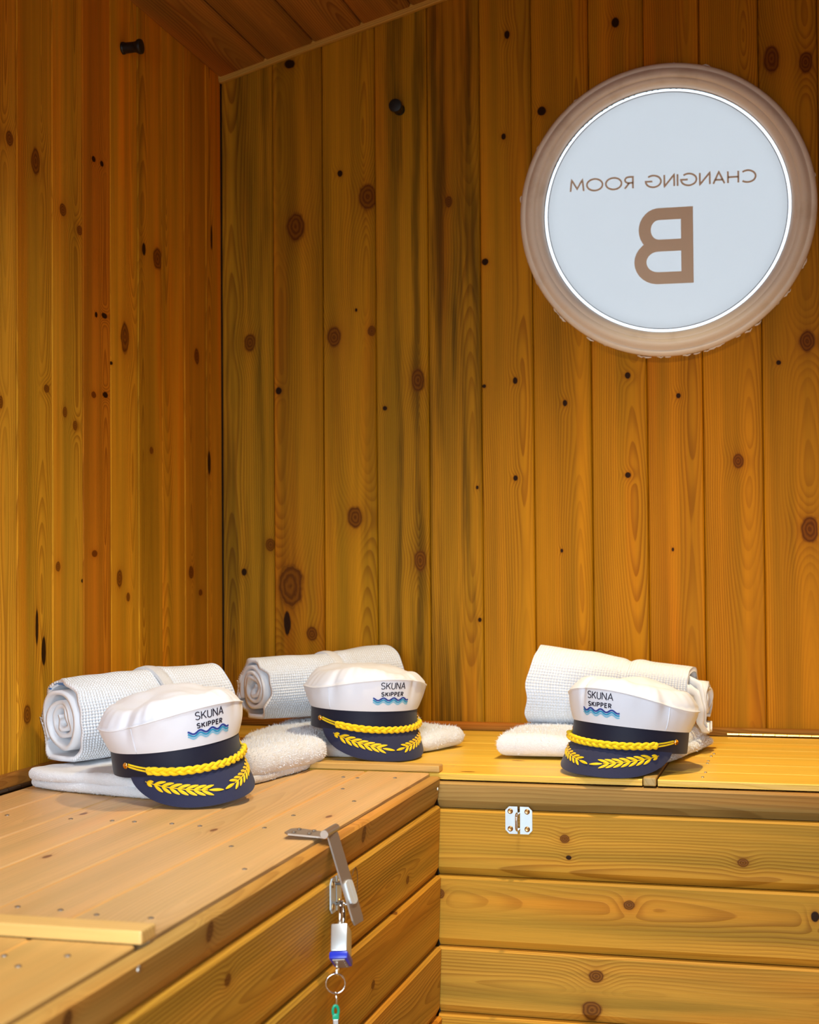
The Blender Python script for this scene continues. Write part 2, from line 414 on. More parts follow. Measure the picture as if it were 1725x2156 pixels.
# ------------------------------------------------------------------ window_1 (porthole)
cream = G('cream_painted_ring')
tcn = cream.n('ShaderNodeTexCoord')
nn = cream.noise(tcn.outputs['Object'], 22., 4.)
n2 = cream.noise(tcn.outputs['Object'], 160., 2.)
cream.out(Base_Color=cream.mix(cream.step(nn, .52, .78), (.88, .79, .67), (.76, .66, .53)), Roughness=.4)
cream.bump(n2, .0006, .3); CREAM = cream.m
window = struct(bpy.data.objects.new('window_1', None)); COL.objects.link(window); window.location = (WIN[0], 0, WIN[1])
def ringfn(p): return (p[0], -p[2], p[1])     # lathe axis -> -Y (towards the room)
prof = [(.262, -.03), (.284, -.002), (.2862, .003), (.2858, .008), (.2825, .0125), (.2785, .0142), (.2755, .0135), (.2735, .0150), (.2705, .0200),
        (.264, .0235), (.257, .0228), (.2545, .0208), (.252, .0215), (.246, .0195), (.241, .0145), (.2395, .006), (.2395, -.03)]
b = MB(); b.lathe(prof, 160, ringfn, cap=False)
# ragged sealant blobs along the outer rim
for k in range(38):
    a = random.uniform(0, 2*math.pi); rr = .2865+random.uniform(-.001, .0015); sz = random.uniform(.0012, .004)
    if random.random() < .6: a = random.uniform(math.pi*1.15, math.pi*1.95)
    c = Vector((rr*math.cos(a), -.0015, rr*math.sin(a))); t = Vector((-math.sin(a), 0, math.cos(a))); n = Vector((math.cos(a), 0, math.sin(a)))
    pts = [c-t*sz*2.2, c-t*sz+n*sz*random.uniform(0, .5), c+t*sz*.4+n*sz*random.uniform(.2, .8), c+t*sz*2]
    b.tube(pts, [.0008, sz*.5, sz*.4, .0006], 6)
o = b.build('porthole_frame', CREAM, window); auto_smooth(o, 50)
o['label'] = 'cream painted moulded ring with ragged sealant'
b = MB(); b.lathe([(.2398, -.030), (.2398, .0030), (.2386, .0036), (.2380, .0026), (.2380, -.030)], 160, ringfn, cap=False)
o = b.build('rim', chrome, window); auto_smooth(o, 60); o['label'] = 'thin polished metal rim'
gm = bpy.data.materials.new('clear_glass'); gm.use_nodes = True; t = gm.node_tree; t.nodes.clear()
om = t.nodes.new('ShaderNodeOutputMaterial'); a1 = t.nodes.new('ShaderNodeBsdfTransparent'); a2 = t.nodes.new('ShaderNodeBsdfGlossy'); mx = t.nodes.new('ShaderNodeMixShader'); fz = t.nodes.new('ShaderNodeFresnel')
a1.inputs[0].default_value = (.92, .965, 1.0, 1); a2.inputs['Roughness'].default_value = .02
t.links.new(fz.outputs[0], mx.inputs[0]); t.links.new(a1.outputs[0], mx.inputs[1]); t.links.new(a2.outputs[0], mx.inputs[2]); t.links.new(mx.outputs[0], om.inputs[0])
b = MB(); b.lathe([(.2380, -.0042), (.2380, -.0012)], 128, ringfn)
o = b.build('pane', gm, window); o['label'] = 'round clear glass pane'
b = MB(); b.lathe([(.2326, -.0010), (.2326, .0004), (.2310, .0006), (.2310, -.0010)], 160, ringfn, cap=False)
o = b.build('film_edge_shadow', plain('film_shadow_grey', (.30, .30, .31), .5), window)  # thin grey ring paints the shadow line along the rim of the film
pm = bpy.data.materials.new('frosted_film'); pm.use_nodes = True; t = pm.node_tree; t.nodes.clear()
om = t.nodes.new('ShaderNodeOutputMaterial'); a1 = t.nodes.new('ShaderNodeBsdfTranslucent'); a2 = t.nodes.new('ShaderNodeBsdfDiffuse'); mx = t.nodes.new('ShaderNodeMixShader')
a1.inputs[0].default_value = (.90, .89, .88, 1); a2.inputs[0].default_value = (.70, .70, .70, 1); mx.inputs[0].default_value = .80
t.links.new(a1.outputs[0], mx.inputs[2]); t.links.new(a2.outputs[0], mx.inputs[1])
gl = t.nodes.new('ShaderNodeBsdfGlossy'); gl.inputs['Roughness'].default_value = .06; fz = t.nodes.new('ShaderNodeFresnel'); fz.inputs[0].default_value = 1.45
m2 = t.nodes.new('ShaderNodeMixShader'); t.links.new(fz.outputs[0], m2.inputs[0]); t.links.new(mx.outputs[0], m2.inputs[1]); t.links.new(gl.outputs[0], m2.inputs[2])
t.links.new(m2.outputs[0], om.inputs[0])
b = MB(); b.add([(.2318*math.cos(2*math.pi*k/128), .0007, .2318*math.sin(2*math.pi*k/128)) for k in range(128)], [tuple(range(128))])
o = b.build('frosted_film', pm, window); o['label'] = 'frosted white film lit from outside'

# ------------------------------------------------------------------ stroke lettering
def arc(cx, cy, rx, ry, a0, a1, n=16):
    return [(cx+rx*math.cos(R(a0+(a1-a0)*i/n)), cy+ry*math.sin(R(a0+(a1-a0)*i/n))) for i in range(n+1)]
def glyph(ch):
    if ch == 'S': return [arc(.29, .755, .27, .245, 28, 270, 16)+arc(.29, .255, .29, .255, 90, -152, 16)[1:]], .58
    if ch == 'K': return [[(0, 0), (0, 1)], [(.58, 1), (.02, .40)], [(.20, .58), (.62, 0)]], .60
    if ch == 'U': return [[(0, 1), (0, .3)]+arc(.29, .3, .29, .3, 180, 360, 14)+[(.58, 1)]], .58
    if ch == 'N': return [[(0, 0), (0, 1), (.64, 0), (.64, 1)]], .64
    if ch == 'A': return [[(0, 0), (.36, 1), (.72, 0)], [(.13, .33), (.59, .33)]], .72
    if ch == 'I': return [[(0, 0), (0, 1)]], .0
    if ch == 'P': return [[(0, 0), (0, 1), (.26, 1)]+arc(.26, .74, .26, .26, 90, -90, 12)+[(0, .48)]], .52
    if ch == 'E': return [[(.48, 1), (0, 1), (0, 0), (.48, 0)], [(0, .52), (.42, .52)]], .48
    if ch == 'R': return [[(0, 0), (0, 1), (.26, 1)]+arc(.26, .74, .26, .26, 90, -90, 12)+[(0, .48)], [(.24, .48), (.54, 0)]], .53
    if ch == 'C': return [arc(.5, .5, .5, .5, 48, 312, 24)], .88
    if ch == 'H': return [[(0, 0), (0, 1)], [(.66, 0), (.66, 1)], [(0, .5), (.66, .5)]], .66
    if ch == 'G': return [arc(.5, .5, .5, .5, 48, 360, 26)+[(.56, .5)]], 1.0
    if ch == 'O': return [arc(.52, .5, .52, .5, 0, 360, 32)], 1.04
    if ch == 'M': return [[(0, 0), (.08, 1), (.44, .22), (.80, 1), (.88, 0)]], .88
    return [], .4
def resample(pl, step):
    out = [pl[0]]
    for a, b in zip(pl[:-1], pl[1:]):
        L = math.hypot(b[0]-a[0], b[1]-a[1]); n = max(1, int(math.ceil(L/step)))
        for i in range(1, n+1): out.append((a[0]+(b[0]-a[0])*i/n, a[1]+(b[1]-a[1])*i/n))
    return out
def ribbon(mb, pl, w, fn, h=1.0):
    """raised ribbon of width w along polyline pl (2-d); fn(u, v, level) -> point"""
    pl = [p for i, p in enumerate(pl) if i == 0 or math.hypot(p[0]-pl[i-1][0], p[1]-pl[i-1][1]) > 1e-7]
    n = len(pl); closed = math.hypot(pl[0][0]-pl[-1][0], pl[0][1]-pl[-1][1]) < 1e-6
    if closed: pl = pl[:-1]; n -= 1
    L = []; Rr = []
    for i in range(n):
        p = pl[i]; a = pl[i-1] if (i > 0 or closed) else None; c = pl[(i+1) % n] if (i < n-1 or closed) else None
        d1 = None if a is None else ((p[0]-a[0]), (p[1]-a[1])); d2 = None if c is None else ((c[0]-p[0]), (c[1]-p[1]))
        def nm(d): l = math.hypot(*d) or 1; return (-d[1]/l, d[0]/l)
        n1 = nm(d1) if d1 else nm(d2); n2 = nm(d2) if d2 else nm(d1)
        m = (n1[0]+n2[0], n1[1]+n2[1]); l = math.hypot(*m) or 1; m = (m[0]/l, m[1]/l)
        k = min(1/max(m[0]*n1[0]+m[1]*n1[1], .3), 1.9)*w/2
        L.append((p[0]+m[0]*k, p[1]+m[1]*k)); Rr.append((p[0]-m[0]*k, p[1]-m[1]*k))
    v = [fn(*q, h) for q in L]+[fn(*q, h) for q in Rr]+[fn(*q, 0.) for q in L]+[fn(*q, 0.) for q in Rr]
    f = []
    for i in range(n if closed else n-1):
        j = (i+1) % n
        f += [(i, n+i, n+j, j), (2*n+i, i, j, 2*n+j), (n+i, 3*n+i, 3*n+j, n+j)]
    if not closed:
        f += [(0, 2*n, 3*n, n), (n-1, 2*n-1, 4*n-1, 3*n-1)]
    mb.add(v, f)
def text_run(s, gap, H, sw, wmul=1.0, space=.45):
    """list of polylines with size H, and total width; sw = stroke width in units of H"""
    out = []; x = 0.0
    for ch in s:
        if ch == ' ': x += space*H; continue
        pls, w = glyph(ch)
        for pl in pls: out.append([(x+p[0]*H*wmul*(1-0*sw), sw*H/2+p[1]*H*(1-sw)) for p in pl])
        x += w*H*wmul+gap*H
    return out, x-gap*H
tan = plain('tan_vinyl', (.80, .66, .51), .6)
def glass_fn(x0, z0, slope):
    def fn(u, v, lvl):   # reads from outside: local u runs towards -X
        X = x0-u; Z = z0+v+(x0-X)*slope
        return (X-WIN[0], .0004-.0006*lvl, Z-WIN[1])
    return fn
H = .0262; pls, wd = text_run('CHANGING ROOM', .22, H, .13, 1.0, .62)
sc = (1.100-.742)/wd
b = MB()
for pl in pls: ribbon(b, resample([(p[0]*sc, p[1]) for p in pl], .004), H*.135, glass_fn(1.0985, 1.0585, .012))
b.build('changing_room_lettering', tan, window)['label'] = 'tan letters CHANGING ROOM, mirrored from inside'
b = MB(); BH = .149; sw = .0235; h2 = sw/2
def Bp(x, y): return (x, y)
top = BH-h2; mid = .0755; xs = h2
up_ = [(xs, top), (.066, top)]+[(.066+.0275*math.cos(R(a)), (top+mid)/2+(top-mid)/2*math.sin(R(a))) for a in np.linspace(85, -85, 15)]+[(.066, mid), (xs, mid)]
lo_ = [(.066, mid)]+[(.068+.0345*math.cos(R(a)), (mid+h2)/2+(mid-h2)/2*math.sin(R(a))) for a in np.linspace(85, -85, 15)]+[(.066, h2), (xs, h2)]
gf = glass_fn(.979, .8715, .006)
ribbon(b, [(xs, 0), (xs, BH)], sw, gf); ribbon(b, up_, sw, lambda u, v, l: gf(u, v, l*1.2)); ribbon(b, lo_, sw, lambda u, v, l: gf(u, v, l*1.4))
b.build('letter_b', tan, window)['label'] = 'large tan letter B, mirrored from inside'

# ------------------------------------------------------------------ benches
SC = MB(); SC.lathe([(.0001, .0007), (.0018, .0010), (.0030, .0006), (.0034, -.0006)], 10, cap=False)
SC.box(-.0002, .0002, -.0016, .0016, .0007, .0012)
screw_me = SC.mesh('screw'); screw_me.materials.append(screw_m)
def screw(parent, loc, rot=(0, 0, 0), s=1.0, me=None, flush=True):
    o = bpy.data.objects.new('screw', me or screw_me); COL.objects.link(o); o.parent = parent
    o.location = loc; o.rotation_euler = rot; o.scale = (s, s, s); return o
LT = [(0.634, 0.398, 0.178), (0.653, 0.408, 0.178), (0.672, 0.428, 0.189), (0.643, 0.408, 0.178), (0.634, 0.393, 0.168), (0.653, 0.408, 0.173)]
XE = [.028, .107, .204, .300, .396, .490, .598]
def lid(label, x_edges, y0, y1, tones, seed, screws):
    """planks run along Y"""
    root = thing('bench_lid', label, 'bench lid', ((x_edges[0]+x_edges[-1])/2, (y0+y1)/2, -.018))
    for i in range(len(x_edges)-1):
        xa, xb = x_edges[i], x_edges[i+1]; w = xb-xa-.0036; L = abs(y1-y0)
        m = Matrix((Vector((-1, 0, 0)), Vector((0, 0, -1)), Vector((0, -1, 0)))).transposed().to_4x4()
        o = make_board('lid_plank', w, L, LID, root, (0, 0, 0), (0, 0, 0), tones[i % 6], seed+.83*i, 0, ((random.uniform(-.03, .03), L*random.uniform(.2, .8), .004, .010),), 1, c=.0018)
        m.translation = Vector(((xa+xb)/2, max(y0, y1), random.uniform(-.0006, 0)))
        o.matrix_parent_inverse = Matrix(); o.matrix_basis = Matrix.Translation(-root.location) @ m
        if i < len(x_edges)-2:
            tb = MB(); tb.box(-w/2-.0034, -w/2, .0014, .012, .0005, L-.0005)
            tg = tb.build('tongue', LID, o); wood_props(tg, (.80, .40, .085), seed+.3*i, 0, (), 1)
        for (sx_, sy_) in screws:
            if xa <= sx_ < xb and min(y0, y1) < sy_ < max(y0, y1):
                s_ = screw(o, (0, 0, 0)); s_.matrix_basis = m.inverted() @ Matrix.Translation((sx_, sy_, 0))
    return root
scr = [(.1272, -1.108), (.075, -1.11), (.2272, -1.1161), (.2885, -1.1173), (.3209, -1.1174), (.3758, -1.1196), (.4189, -1.1277), (.4147, -1.5924), (.4642, -1.5955), (.5089, -1.6056), (.5677, -1.6059),
       (.4741, -.6775), (.4991, -.6825), (.557, -.6701), (.5093, -.7924), (.5591, -.8968), (.5128, -1.0267), (.5065, -1.1222), (.5102, -1.2479), (.5742, -1.3692), (.33, -1.59), (.24, -1.59), (.16, -1.59)]
lid('sandy pine bench lid along the left wall, under the nearest cap', XE, -.606, -1.672, LT, 11.3, scr)
lid('pine bench lid in the bottom left corner, in front of the cross batten', XE, -1.705, -3.0, [(.60, .345, .10)]*6, 17.9, [(.4978, -1.7648), (.5534, -1.7516), (.5276, -1.7929)])
def lid_x(label, x0, x1, y_edges, tones, seed, screws):
    """planks run along X"""
    root = thing('bench_lid', label, 'bench lid', ((x0+x1)/2, (y_edges[0]+y_edges[-1])/2, -.018))
    for i in range(len(y_edges)-1):
        ya, yb = y_edges[i], y_edges[i+1]; w = yb-ya-.0008; L = x1-x0
        m = Matrix((Vector((0, -1, 0)), Vector((0, 0, -1)), Vector((1, 0, 0)))).transposed().to_4x4()
        o = make_board('lid_plank', w, L, LID, root, (0, 0, 0), (0, 0, 0), tones[i % len(tones)], seed+.77*i, 0, ((random.uniform(-.03, .03), L*random.uniform(.2, .8), .004, .012),), 1, c=.0015, t=.010)
        m.translation = Vector((x0, (ya+yb)/2, random.uniform(-.0004, 0)))
        o.matrix_basis = Matrix.Translation(-root.location) @ m
        for (sx_, sy_) in screws:
            if ya <= sy_ < yb and x0 < sx_ < x1:
                s_ = screw(o, (0, 0, 0), s=.8); s_.matrix_basis = m.inverted() @ Matrix.Translation((sx_, sy_, 0)) @ Matrix.Scale(.8, 4)
    return root
YE = [-.601, -.505, -.410, -.315, -.220, -.125, -.032]
BTn = [(0.8, 0.506, 0.068), (0.83, 0.539, 0.076), (0.81, 0.517, 0.068)]
lid_x('yellow pine bench lid in the far corner, under the middle cap', .022, .936, YE, BTn, 23.1, [])
lid_x('yellow pine bench lid at the right, with a brass hinge behind', .960, 1.985, YE, BTn, 29.7, [(1.0253, -.2826), (1.0225, -.3143), (1.0218, -.3746), (1.0222, -.4036), (1.0264, -.5078), (1.0256, -.5599)])
# storage benches: fronts of shiplap planks
FT = [(0.572, 0.302, 0.038), (0.594, 0.312, 0.036), (0.55, 0.282, 0.031), (0.55, 0.287, 0.038), (0.55, 0.282, 0.031)]
KF = [[(.0, .93, .005, .006)],
      [(0.8154, -0.0944, .0078, .0065), (0.8211, -0.123, -.0045, .0035), (1.0883, -0.119, .009, .0065)],
      [(0.915, -0.1926, .009, .0075), (0.6145, -0.1901, .007, .008), (1.1932, -0.1958, -.0065, .008)],
      [(0.8623, -0.3054, .0125, .010), (0.8544, -0.3571, .016, .014)], []]
ZF = [-.0125, -.056, -.162, -.275, -.381, FLOOR]
bench_b = thing('storage_bench', 'pine storage bench across the back wall, shiplap front with bare staple plate', 'bench', (1.3, -.3, FLOOR))
for i in range(5):
    z1, z0 = ZF[i], ZF[i+1]; w = z1-z0-.001; L = 1.385; zc = (z0+z1)/2
    m = Matrix((Vector((0, 0, 1)), Vector((0, 1, 0)), Vector((-1, 0, 0)))).transposed().to_4x4()
    # local z runs to -X so that (x, y, z) stays right-handed
    m.translation = Vector((1.995, -.612+(0 if i else .001), zc))
    ks = [(k[1]-zc, 1.995-k[0], k[3]*(1 if k[2] > 0 else -1), abs(k[2])) for k in KF[i]] if i else []
    o = make_board('front_plank', w, L, FRONT, bench_b, (0, 0, 0), (0, 0, 0), FT[i] if i else (.44, .27, .085), 31.7+.61*i, .35 if i in (0, 3) else .12, ks, 3, c=.0034, c_lo=(.013, .0155), t=.020, tilt=.0045)
    o.matrix_basis = Matrix.Translation(-bench_b.location) @ m
b = MB(); b.box(.606, 1.99, -.591, -.575, FLOOR, -.02); b.build('carcass', backing, bench_b).location = -bench_b.location
ZL = [-.0035, -.050, -.161, -.274, -.384, FLOOR]
bench_l = thing('storage_bench', 'pine storage bench along the left wall with padlocked hasp on its front', 'bench', (.3, -1.8, FLOOR))
KLf = [[(-.019, -1.0334), (-.0186, -1.5694), (-.0184, -1.8695)], [(-.079, -1.5231), (-.1264, -.8054)], [(-.1564, -.8723), (-.229, -.991)], [], []]
for i in range(5):
    z1, z0 = ZL[i], ZL[i+1]; w = z1-z0-.001; zc = (z0+z1)/2; ya = -.6135; yb = -3.0
    m = Matrix((Vector((0, 0, 1)), Vector((-1, 0, 0)), Vector((0, -1, 0)))).transposed().to_4x4()
    m.translation = Vector((.616, ya, zc))
    ks = [(k[0]-zc, ya-k[1], .010 if i == 0 else .006, .009) for k in KLf[i]]
    o = make_board('front_plank', w, ya-yb, FRONT, bench_l, (0, 0, 0), (0, 0, 0), FT[i] if i else (.55, .33, .09), 41.3+.71*i, .1, ks, 3, c=.0036, c_lo=(.012, .0100), t=.0155, tilt=.0040)
    o.matrix_basis = Matrix.Translation(-bench_l.location) @ m
    if i == 0:
        for (sy_, sz_) in ((-1.7371, -.0117), (-.628, -.022)):
            s_ = screw(o, (0, 0, 0)); s_.matrix_basis = m.inverted() @ Matrix.Translation((.616, sy_, sz_)) @ Matrix.Rotation(R(90), 4, 'Y')
pm_ = [Vector((.6163, y, z)) for y, z in ((-1.093, -.062), (-1.087, -.055), (-1.079, -.054), (-1.072, -.060), (-1.070, -.070), (-1.072, -.082), (-1.078, -.093), (-1.084, -.101), (-1.078, -.1005), (-1.070, -.099))]
o = MB().tube(pm_, .0004, 5).build('pencil_mark', plain('pencil', (.12, .07, .03), .7), bench_l); o.location = -bench_l.location
b = MB(); b.box(.585, .600, -2.99, -.60, FLOOR, -.02); b.build('carcass', backing, bench_l).location = -bench_l.location
# cover battens over the lid joints
def batten(label, p0, p1, w, t, tone, seed, up_=(0, 0, 1)):
    o = strip('batten', p0, p1, up_, w, t, tone, seed, LID); return tag(o, label, 'batten')
batten('pale pine batten across the left bench, bottom left', (.040, -1.688, 0.0), (.603, -1.688, .0), .032, .013, (.74, .46, .15), 51.)
batten('pine batten at the inner corner where the two benches meet', (.372, -.590, .0005), (.612, -.590, .0005), .026, .011, (.60, .36, .10), 52.)
batten('short pine batten between the two back lids, beside the right cap', (.948, -.040, -.010), (.948, -.607, -.010), .020, .0135, (.52, .34, .11), 53.)
# piano hinges
def hinge(label, p0, p1, r, mat, n, cat='hinge', leaf=None):
    root = thing('piano_hinge', label, cat, p0)
    d = Vector(p1)-Vector(p0); L = d.length
    for k in range(n):
        a = L*k/n+.0006; e = L*(k+1)/n-.0006; dirn = d.normalized()
        b = MB(); b.tube([dirn*a, dirn*e], r, 10); o = b.build('knuckle', mat, root); auto_smooth(o, 50)
    return root
hinge('long brass piano hinge at the back edge of the right lid', (1.033, -.0255, .0030), (1.965, -.0255, .0030), .0032, brass, 42)
hinge('dark bronze piano hinge between left wall and bench lid', (.0215, -2.9, .0015), (.0215, -.62, .0015), .0042, bronze, 60)

# ------------------------------------------------------------------ coat pegs
def peg(label, loc, rot):
    root = thing('coat_peg', label, 'coat peg', loc, rot)
    o = MB().lathe([(.0112, 0), (.0112, .003), (.0105, .004)], 24).build('flange', black, root); auto_smooth(o, 35)
    o = MB().lathe([(.0100, .004), (.0096, .022), (.0104, .027), (.0132, .031), (.0138, .034), (.0130, .037), (.008, .038)], 24).build('peg', black, root); auto_smooth(o, 35)
peg('black round coat peg on the left wall near the roof', (0.0, -.472, 1.270), (0, R(90), 0))
peg('black round coat peg on the back wall, seen end on', (.391, .0, 1.256), (R(90), 0, 0))

# ------------------------------------------------------------------ ceiling downlight (above the frame)
root = thing('ceiling_downlight', 'small warm downlight under the roof ridge', 'lamp', (LAMP[0], LAMP[1], LAMP[2]))
o = MB().lathe([(.026, .012), (.030, .016), (.030, .060), (.026, .062)], 24).build('lamp_body', black, root); auto_smooth(o)
root = thing('ceiling_lamp', 'round white ceiling lamp above the middle of the room', 'lamp', LAMP2)
o = MB().lathe([(.125, .004), (.132, .006), (.132, .050), (.125, .056)], 40).build('lamp_body', plain('white_enamel', (.8, .8, .8), .4), root); auto_smooth(o)

# ------------------------------------------------------------------ hasps, padlock, keys
def oct_plate(mb, x0, x1, y0, y1, c, t, corners):
    """plate in local x, z; front towards -y; corners = set of chopped corners"""
    p = []
    for (x, y, nm, dx, dy) in ((x0, y0, 'bl', 1, 1), (x1, y0, 'br', -1, 1), (x1, y1, 'tr', -1, -1), (x0, y1, 'tl', 1, -1)):
        if nm in corners:
            q = [(x+dx*c, y), (x, y+dy*c)]
            if nm in ('bl', 'tr'): q = q[::-1]
            p += q
        else: p.append((x, y))
    mb.prism(p, 0, -t, lambda x, y, h: (x, h, y))
sb = MB(); sb.lathe([(.0001, .0012), (.0026, .0016), (.0042, .0006), (.0046, -.0004)], 14, cap=False)
sb.box(-.0018, .0018, -.0005, .0005, .0012, .0020); sb.box(-.0005, .0005, -.0018, .0018, .0012, .0020)
cross_me = sb.mesh('cross_screw'); cross_me.materials.append(brass_screw)
def staple_plate(root, s=1.0):
    for side, (a, c_, cor) in enumerate(((-.0215, -.0020, ('bl', 'tl')), (.0020, .0215, ('br', 'tr')))):
        b = MB(); oct_plate(b, a, c_, -.0215, .0215, .006, .0018, cor)
        b.build('plate', white_metal, root)
    for x in (-.0135, .0135):
        for z in (-.0135, .0140): screw(root, (x, -.0018, z), (R(90), 0, 0), 1.0, cross_me)
    pts = [(0, 0, .0125)]+[(0, -.0155+.0055*math.cos(R(a)), .0085-.0+.0055*math.sin(R(a))-.001) for a in np.linspace(60, 180, 7)]
    pts += [(0, -.0155-.0055*math.cos(R(a))*-1 if False else -.0155+.0055*math.cos(R(a)), -.0085+.0055*math.sin(R(a))+.001) for a in np.linspace(180, 300, 7)]+[(0, 0, -.0125)]
    o = MB().tube(pts, .0021, 10).build('staple', chrome, root, True)
hp = thing('staple_plate', 'zinc hasp staple with four brassy screws on the back bench front', 'hasp', (.7432, -.612, -.0690))
staple_plate(hp)
hl = thing('staple_plate', 'zinc hasp staple behind the hanging strap on the left bench', 'hasp', (.6165, -1.168, -.069), (0, 0, R(90)))
staple_plate(hl)
# hasp: hinge leaf on lid, knuckle, strap hanging outward
hs = thing('hasp', 'worn steel hasp strap hanging open from the left bench lid edge', 'hasp', (.606, -1.172, .003))
b = MB(); b.prism([(-.050, -.012), (-.043, -.020), (-.004, -.016), (.002, -.016), (.002, .016), (-.004, .016), (-.043, .020), (-.050, .012)], -.0005, .0015)
o = b.build('hinge_leaf', dark_steel, hs); o.rotation_euler = (0, R(4), 0); o['label'] = 'bent plate screwed on top of the lid'
for p in ((-.038, .010), (-.038, -.010), (-.018, .009), (-.018, -.009)): screw(hs, (p[0], p[1], .0045+(-.02-p[0])*.05), s=.9)
b = MB(); b.tube([(.006, -.024, .006), (.006, .024, .006)], .0052, 16); o = b.build('hinge_pin', steel, hs); auto_smooth(o, 50)
strap = bpy.data.objects.new('strap', None)
ang = R(18)
b = MB(); pr = [(-.0150, -.002), (.0150, -.002), (.0150, -.104), (.0120, -.112), (-.0120, -.112), (-.0150, -.104)]
# strap with a slot: build as frame pieces
def sfn(x, y, h): return (h, x, y)
for poly in ([(-.015, -.001), (.015, -.001), (.015, -.062), (-.015, -.062)], [(-.015, -.062), (-.0035, -.062), (-.0035, -.088), (-.015, -.088)],
             [(.0035, -.062), (.015, -.062), (.015, -.088), (.0035, -.088)], [(-.015, -.088), (.015, -.088), (.015, -.108), (.0125, -.114), (-.0125, -.114), (-.015, -.108)]):
    b.prism(poly, 0, .0022, sfn)
o = b.build('strap', dark_steel, hs); o.location = (.0075, 0, .003); o.rotation_euler = (0, -ang, R(-6)); fix_normals(o.data); st = o
b = MB()
hexa = lambda s: [(s*.0030, -.060), (s*.0095, -.0625), (s*.0105, -.067), (s*.0105, -.083), (s*.0095, -.0875), (s*.0030, -.090), (s*.0004, -.090), (s*.0004, -.060)]
for s_ in (1, -1): b.prism(hexa(s_), .0022, .0048, sfn)
o = b.build('slot_cover', plain('bright_zinc', (.74, .80, .83), .3, .45), hs); o.location = st.location; o.rotation_euler = st.rotation_euler; fix_normals(o.data)
o['label'] = 'bright eight sided collar round the slot'
# padlock
pl = thing('padlock', 'small laminated padlock with blue bumper hanging from the left staple', 'padlock', (.6335, -1.196, -.1130))
pl.rotation_euler = (R(-31), R(-4), R(8))
b = MB(); b.box(-.0100, .0100, -.0170, .0170, -.024, .0095, .0018)
o = b.build('lock_body', plain('satin_lock_steel', (.62, .62, .61), .38, .85), pl); auto_smooth(o, 40)
b = MB(); b.box(-.0116, .0116, -.0188, .0188, -.034, -.0243, .0032); o = b.build('bumper', plain('blue_plastic', (.010, .025, .42), .35), pl); auto_smooth(o, 40)
b = MB(); b.box(-.0078, .0078, -.0165, .0165, -.0352, -.0338, .0005)
for yy in (-.011, -.004, .004, .011):
    for xx in (-.0055, .0055): b.lathe([(.0013, -.0358), (.0013, -.0350)], 8, lambda p, xx=xx, yy=yy: (p[0]+xx, p[1]+yy, p[2]))
b.build('lock_base', dark_steel, pl)
pts = [(0, -.0115, .008), (0, -.0115, .030)]+[(0, -.0115*math.cos(R(a)), .030+.0115*math.sin(R(a))) for a in np.linspace(10, 170, 11)]+[(0, .0115, .030), (0, .0115, .008)]
MB().tube(pts, .0030, 12).build('shackle', chrome, pl, True)
# key in the lock, ring, second key
kx, ky = .6335, -1.219
b = MB(); b.box(-.0008, .0008, -.0035, .0035, -.020, .006, .0004)
b.lathe([(.0042, -.0009), (.0075, -.0009), (.0075, .0009), (.0042, .0009)], 20, lambda p: (p[2], p[0]*.8, p[1]-.017), cap=False)
o = b.build('key', chrome); o.location = (kx, ky+.006, -.134); o.rotation_euler = (0, 0, R(8)); tag(o, 'thin silver key standing in the padlock from below', 'key')
ringpts = [(.0118*math.cos(R(a)), 0, .0118*math.sin(R(a))) for a in range(0, 360, 12)]
b = MB(); b.tube(ringpts, .0009, 8, True); b.tube([(p[0], .0014, p[2]) for p in ringpts], .0009, 8, True)
o = b.build('key_ring', chrome, None, True); o.location = (kx, ky-.002, -.1650); o.rotation_euler = (0, 0, R(22)); tag(o, 'round steel split ring between two keys', 'key ring')
k2 = thing('key', 'green capped key dangling below the split ring', 'key', (kx, ky-.002, -.1905), (0, 0, R(20)))
b = MB(); b.tube([(0, 0, .015), (.0012, 0, .008), (0, 0, -.004)], [.0007, .0019, .0010], 8); b.build('link', chrome, k2, True)
b = MB(); b.tube([(-.0034*math.cos(R(a)), 0, -.0075+.0068*math.sin(R(a))) for a in np.linspace(-40, 220, 14)], .0017, 8)
b.box(-.0040, .0040, -.0015, .0015, -.0175, -.0105, .0010); o = b.build('key_cap', plain('green_plastic', (.0, .33, .17), .35), k2); auto_smooth(o)
b = MB(); b.box(-.0032, .0032, -.0010, .0010, -.048, -.0172, .0006); b.build('blade', steel, k2)

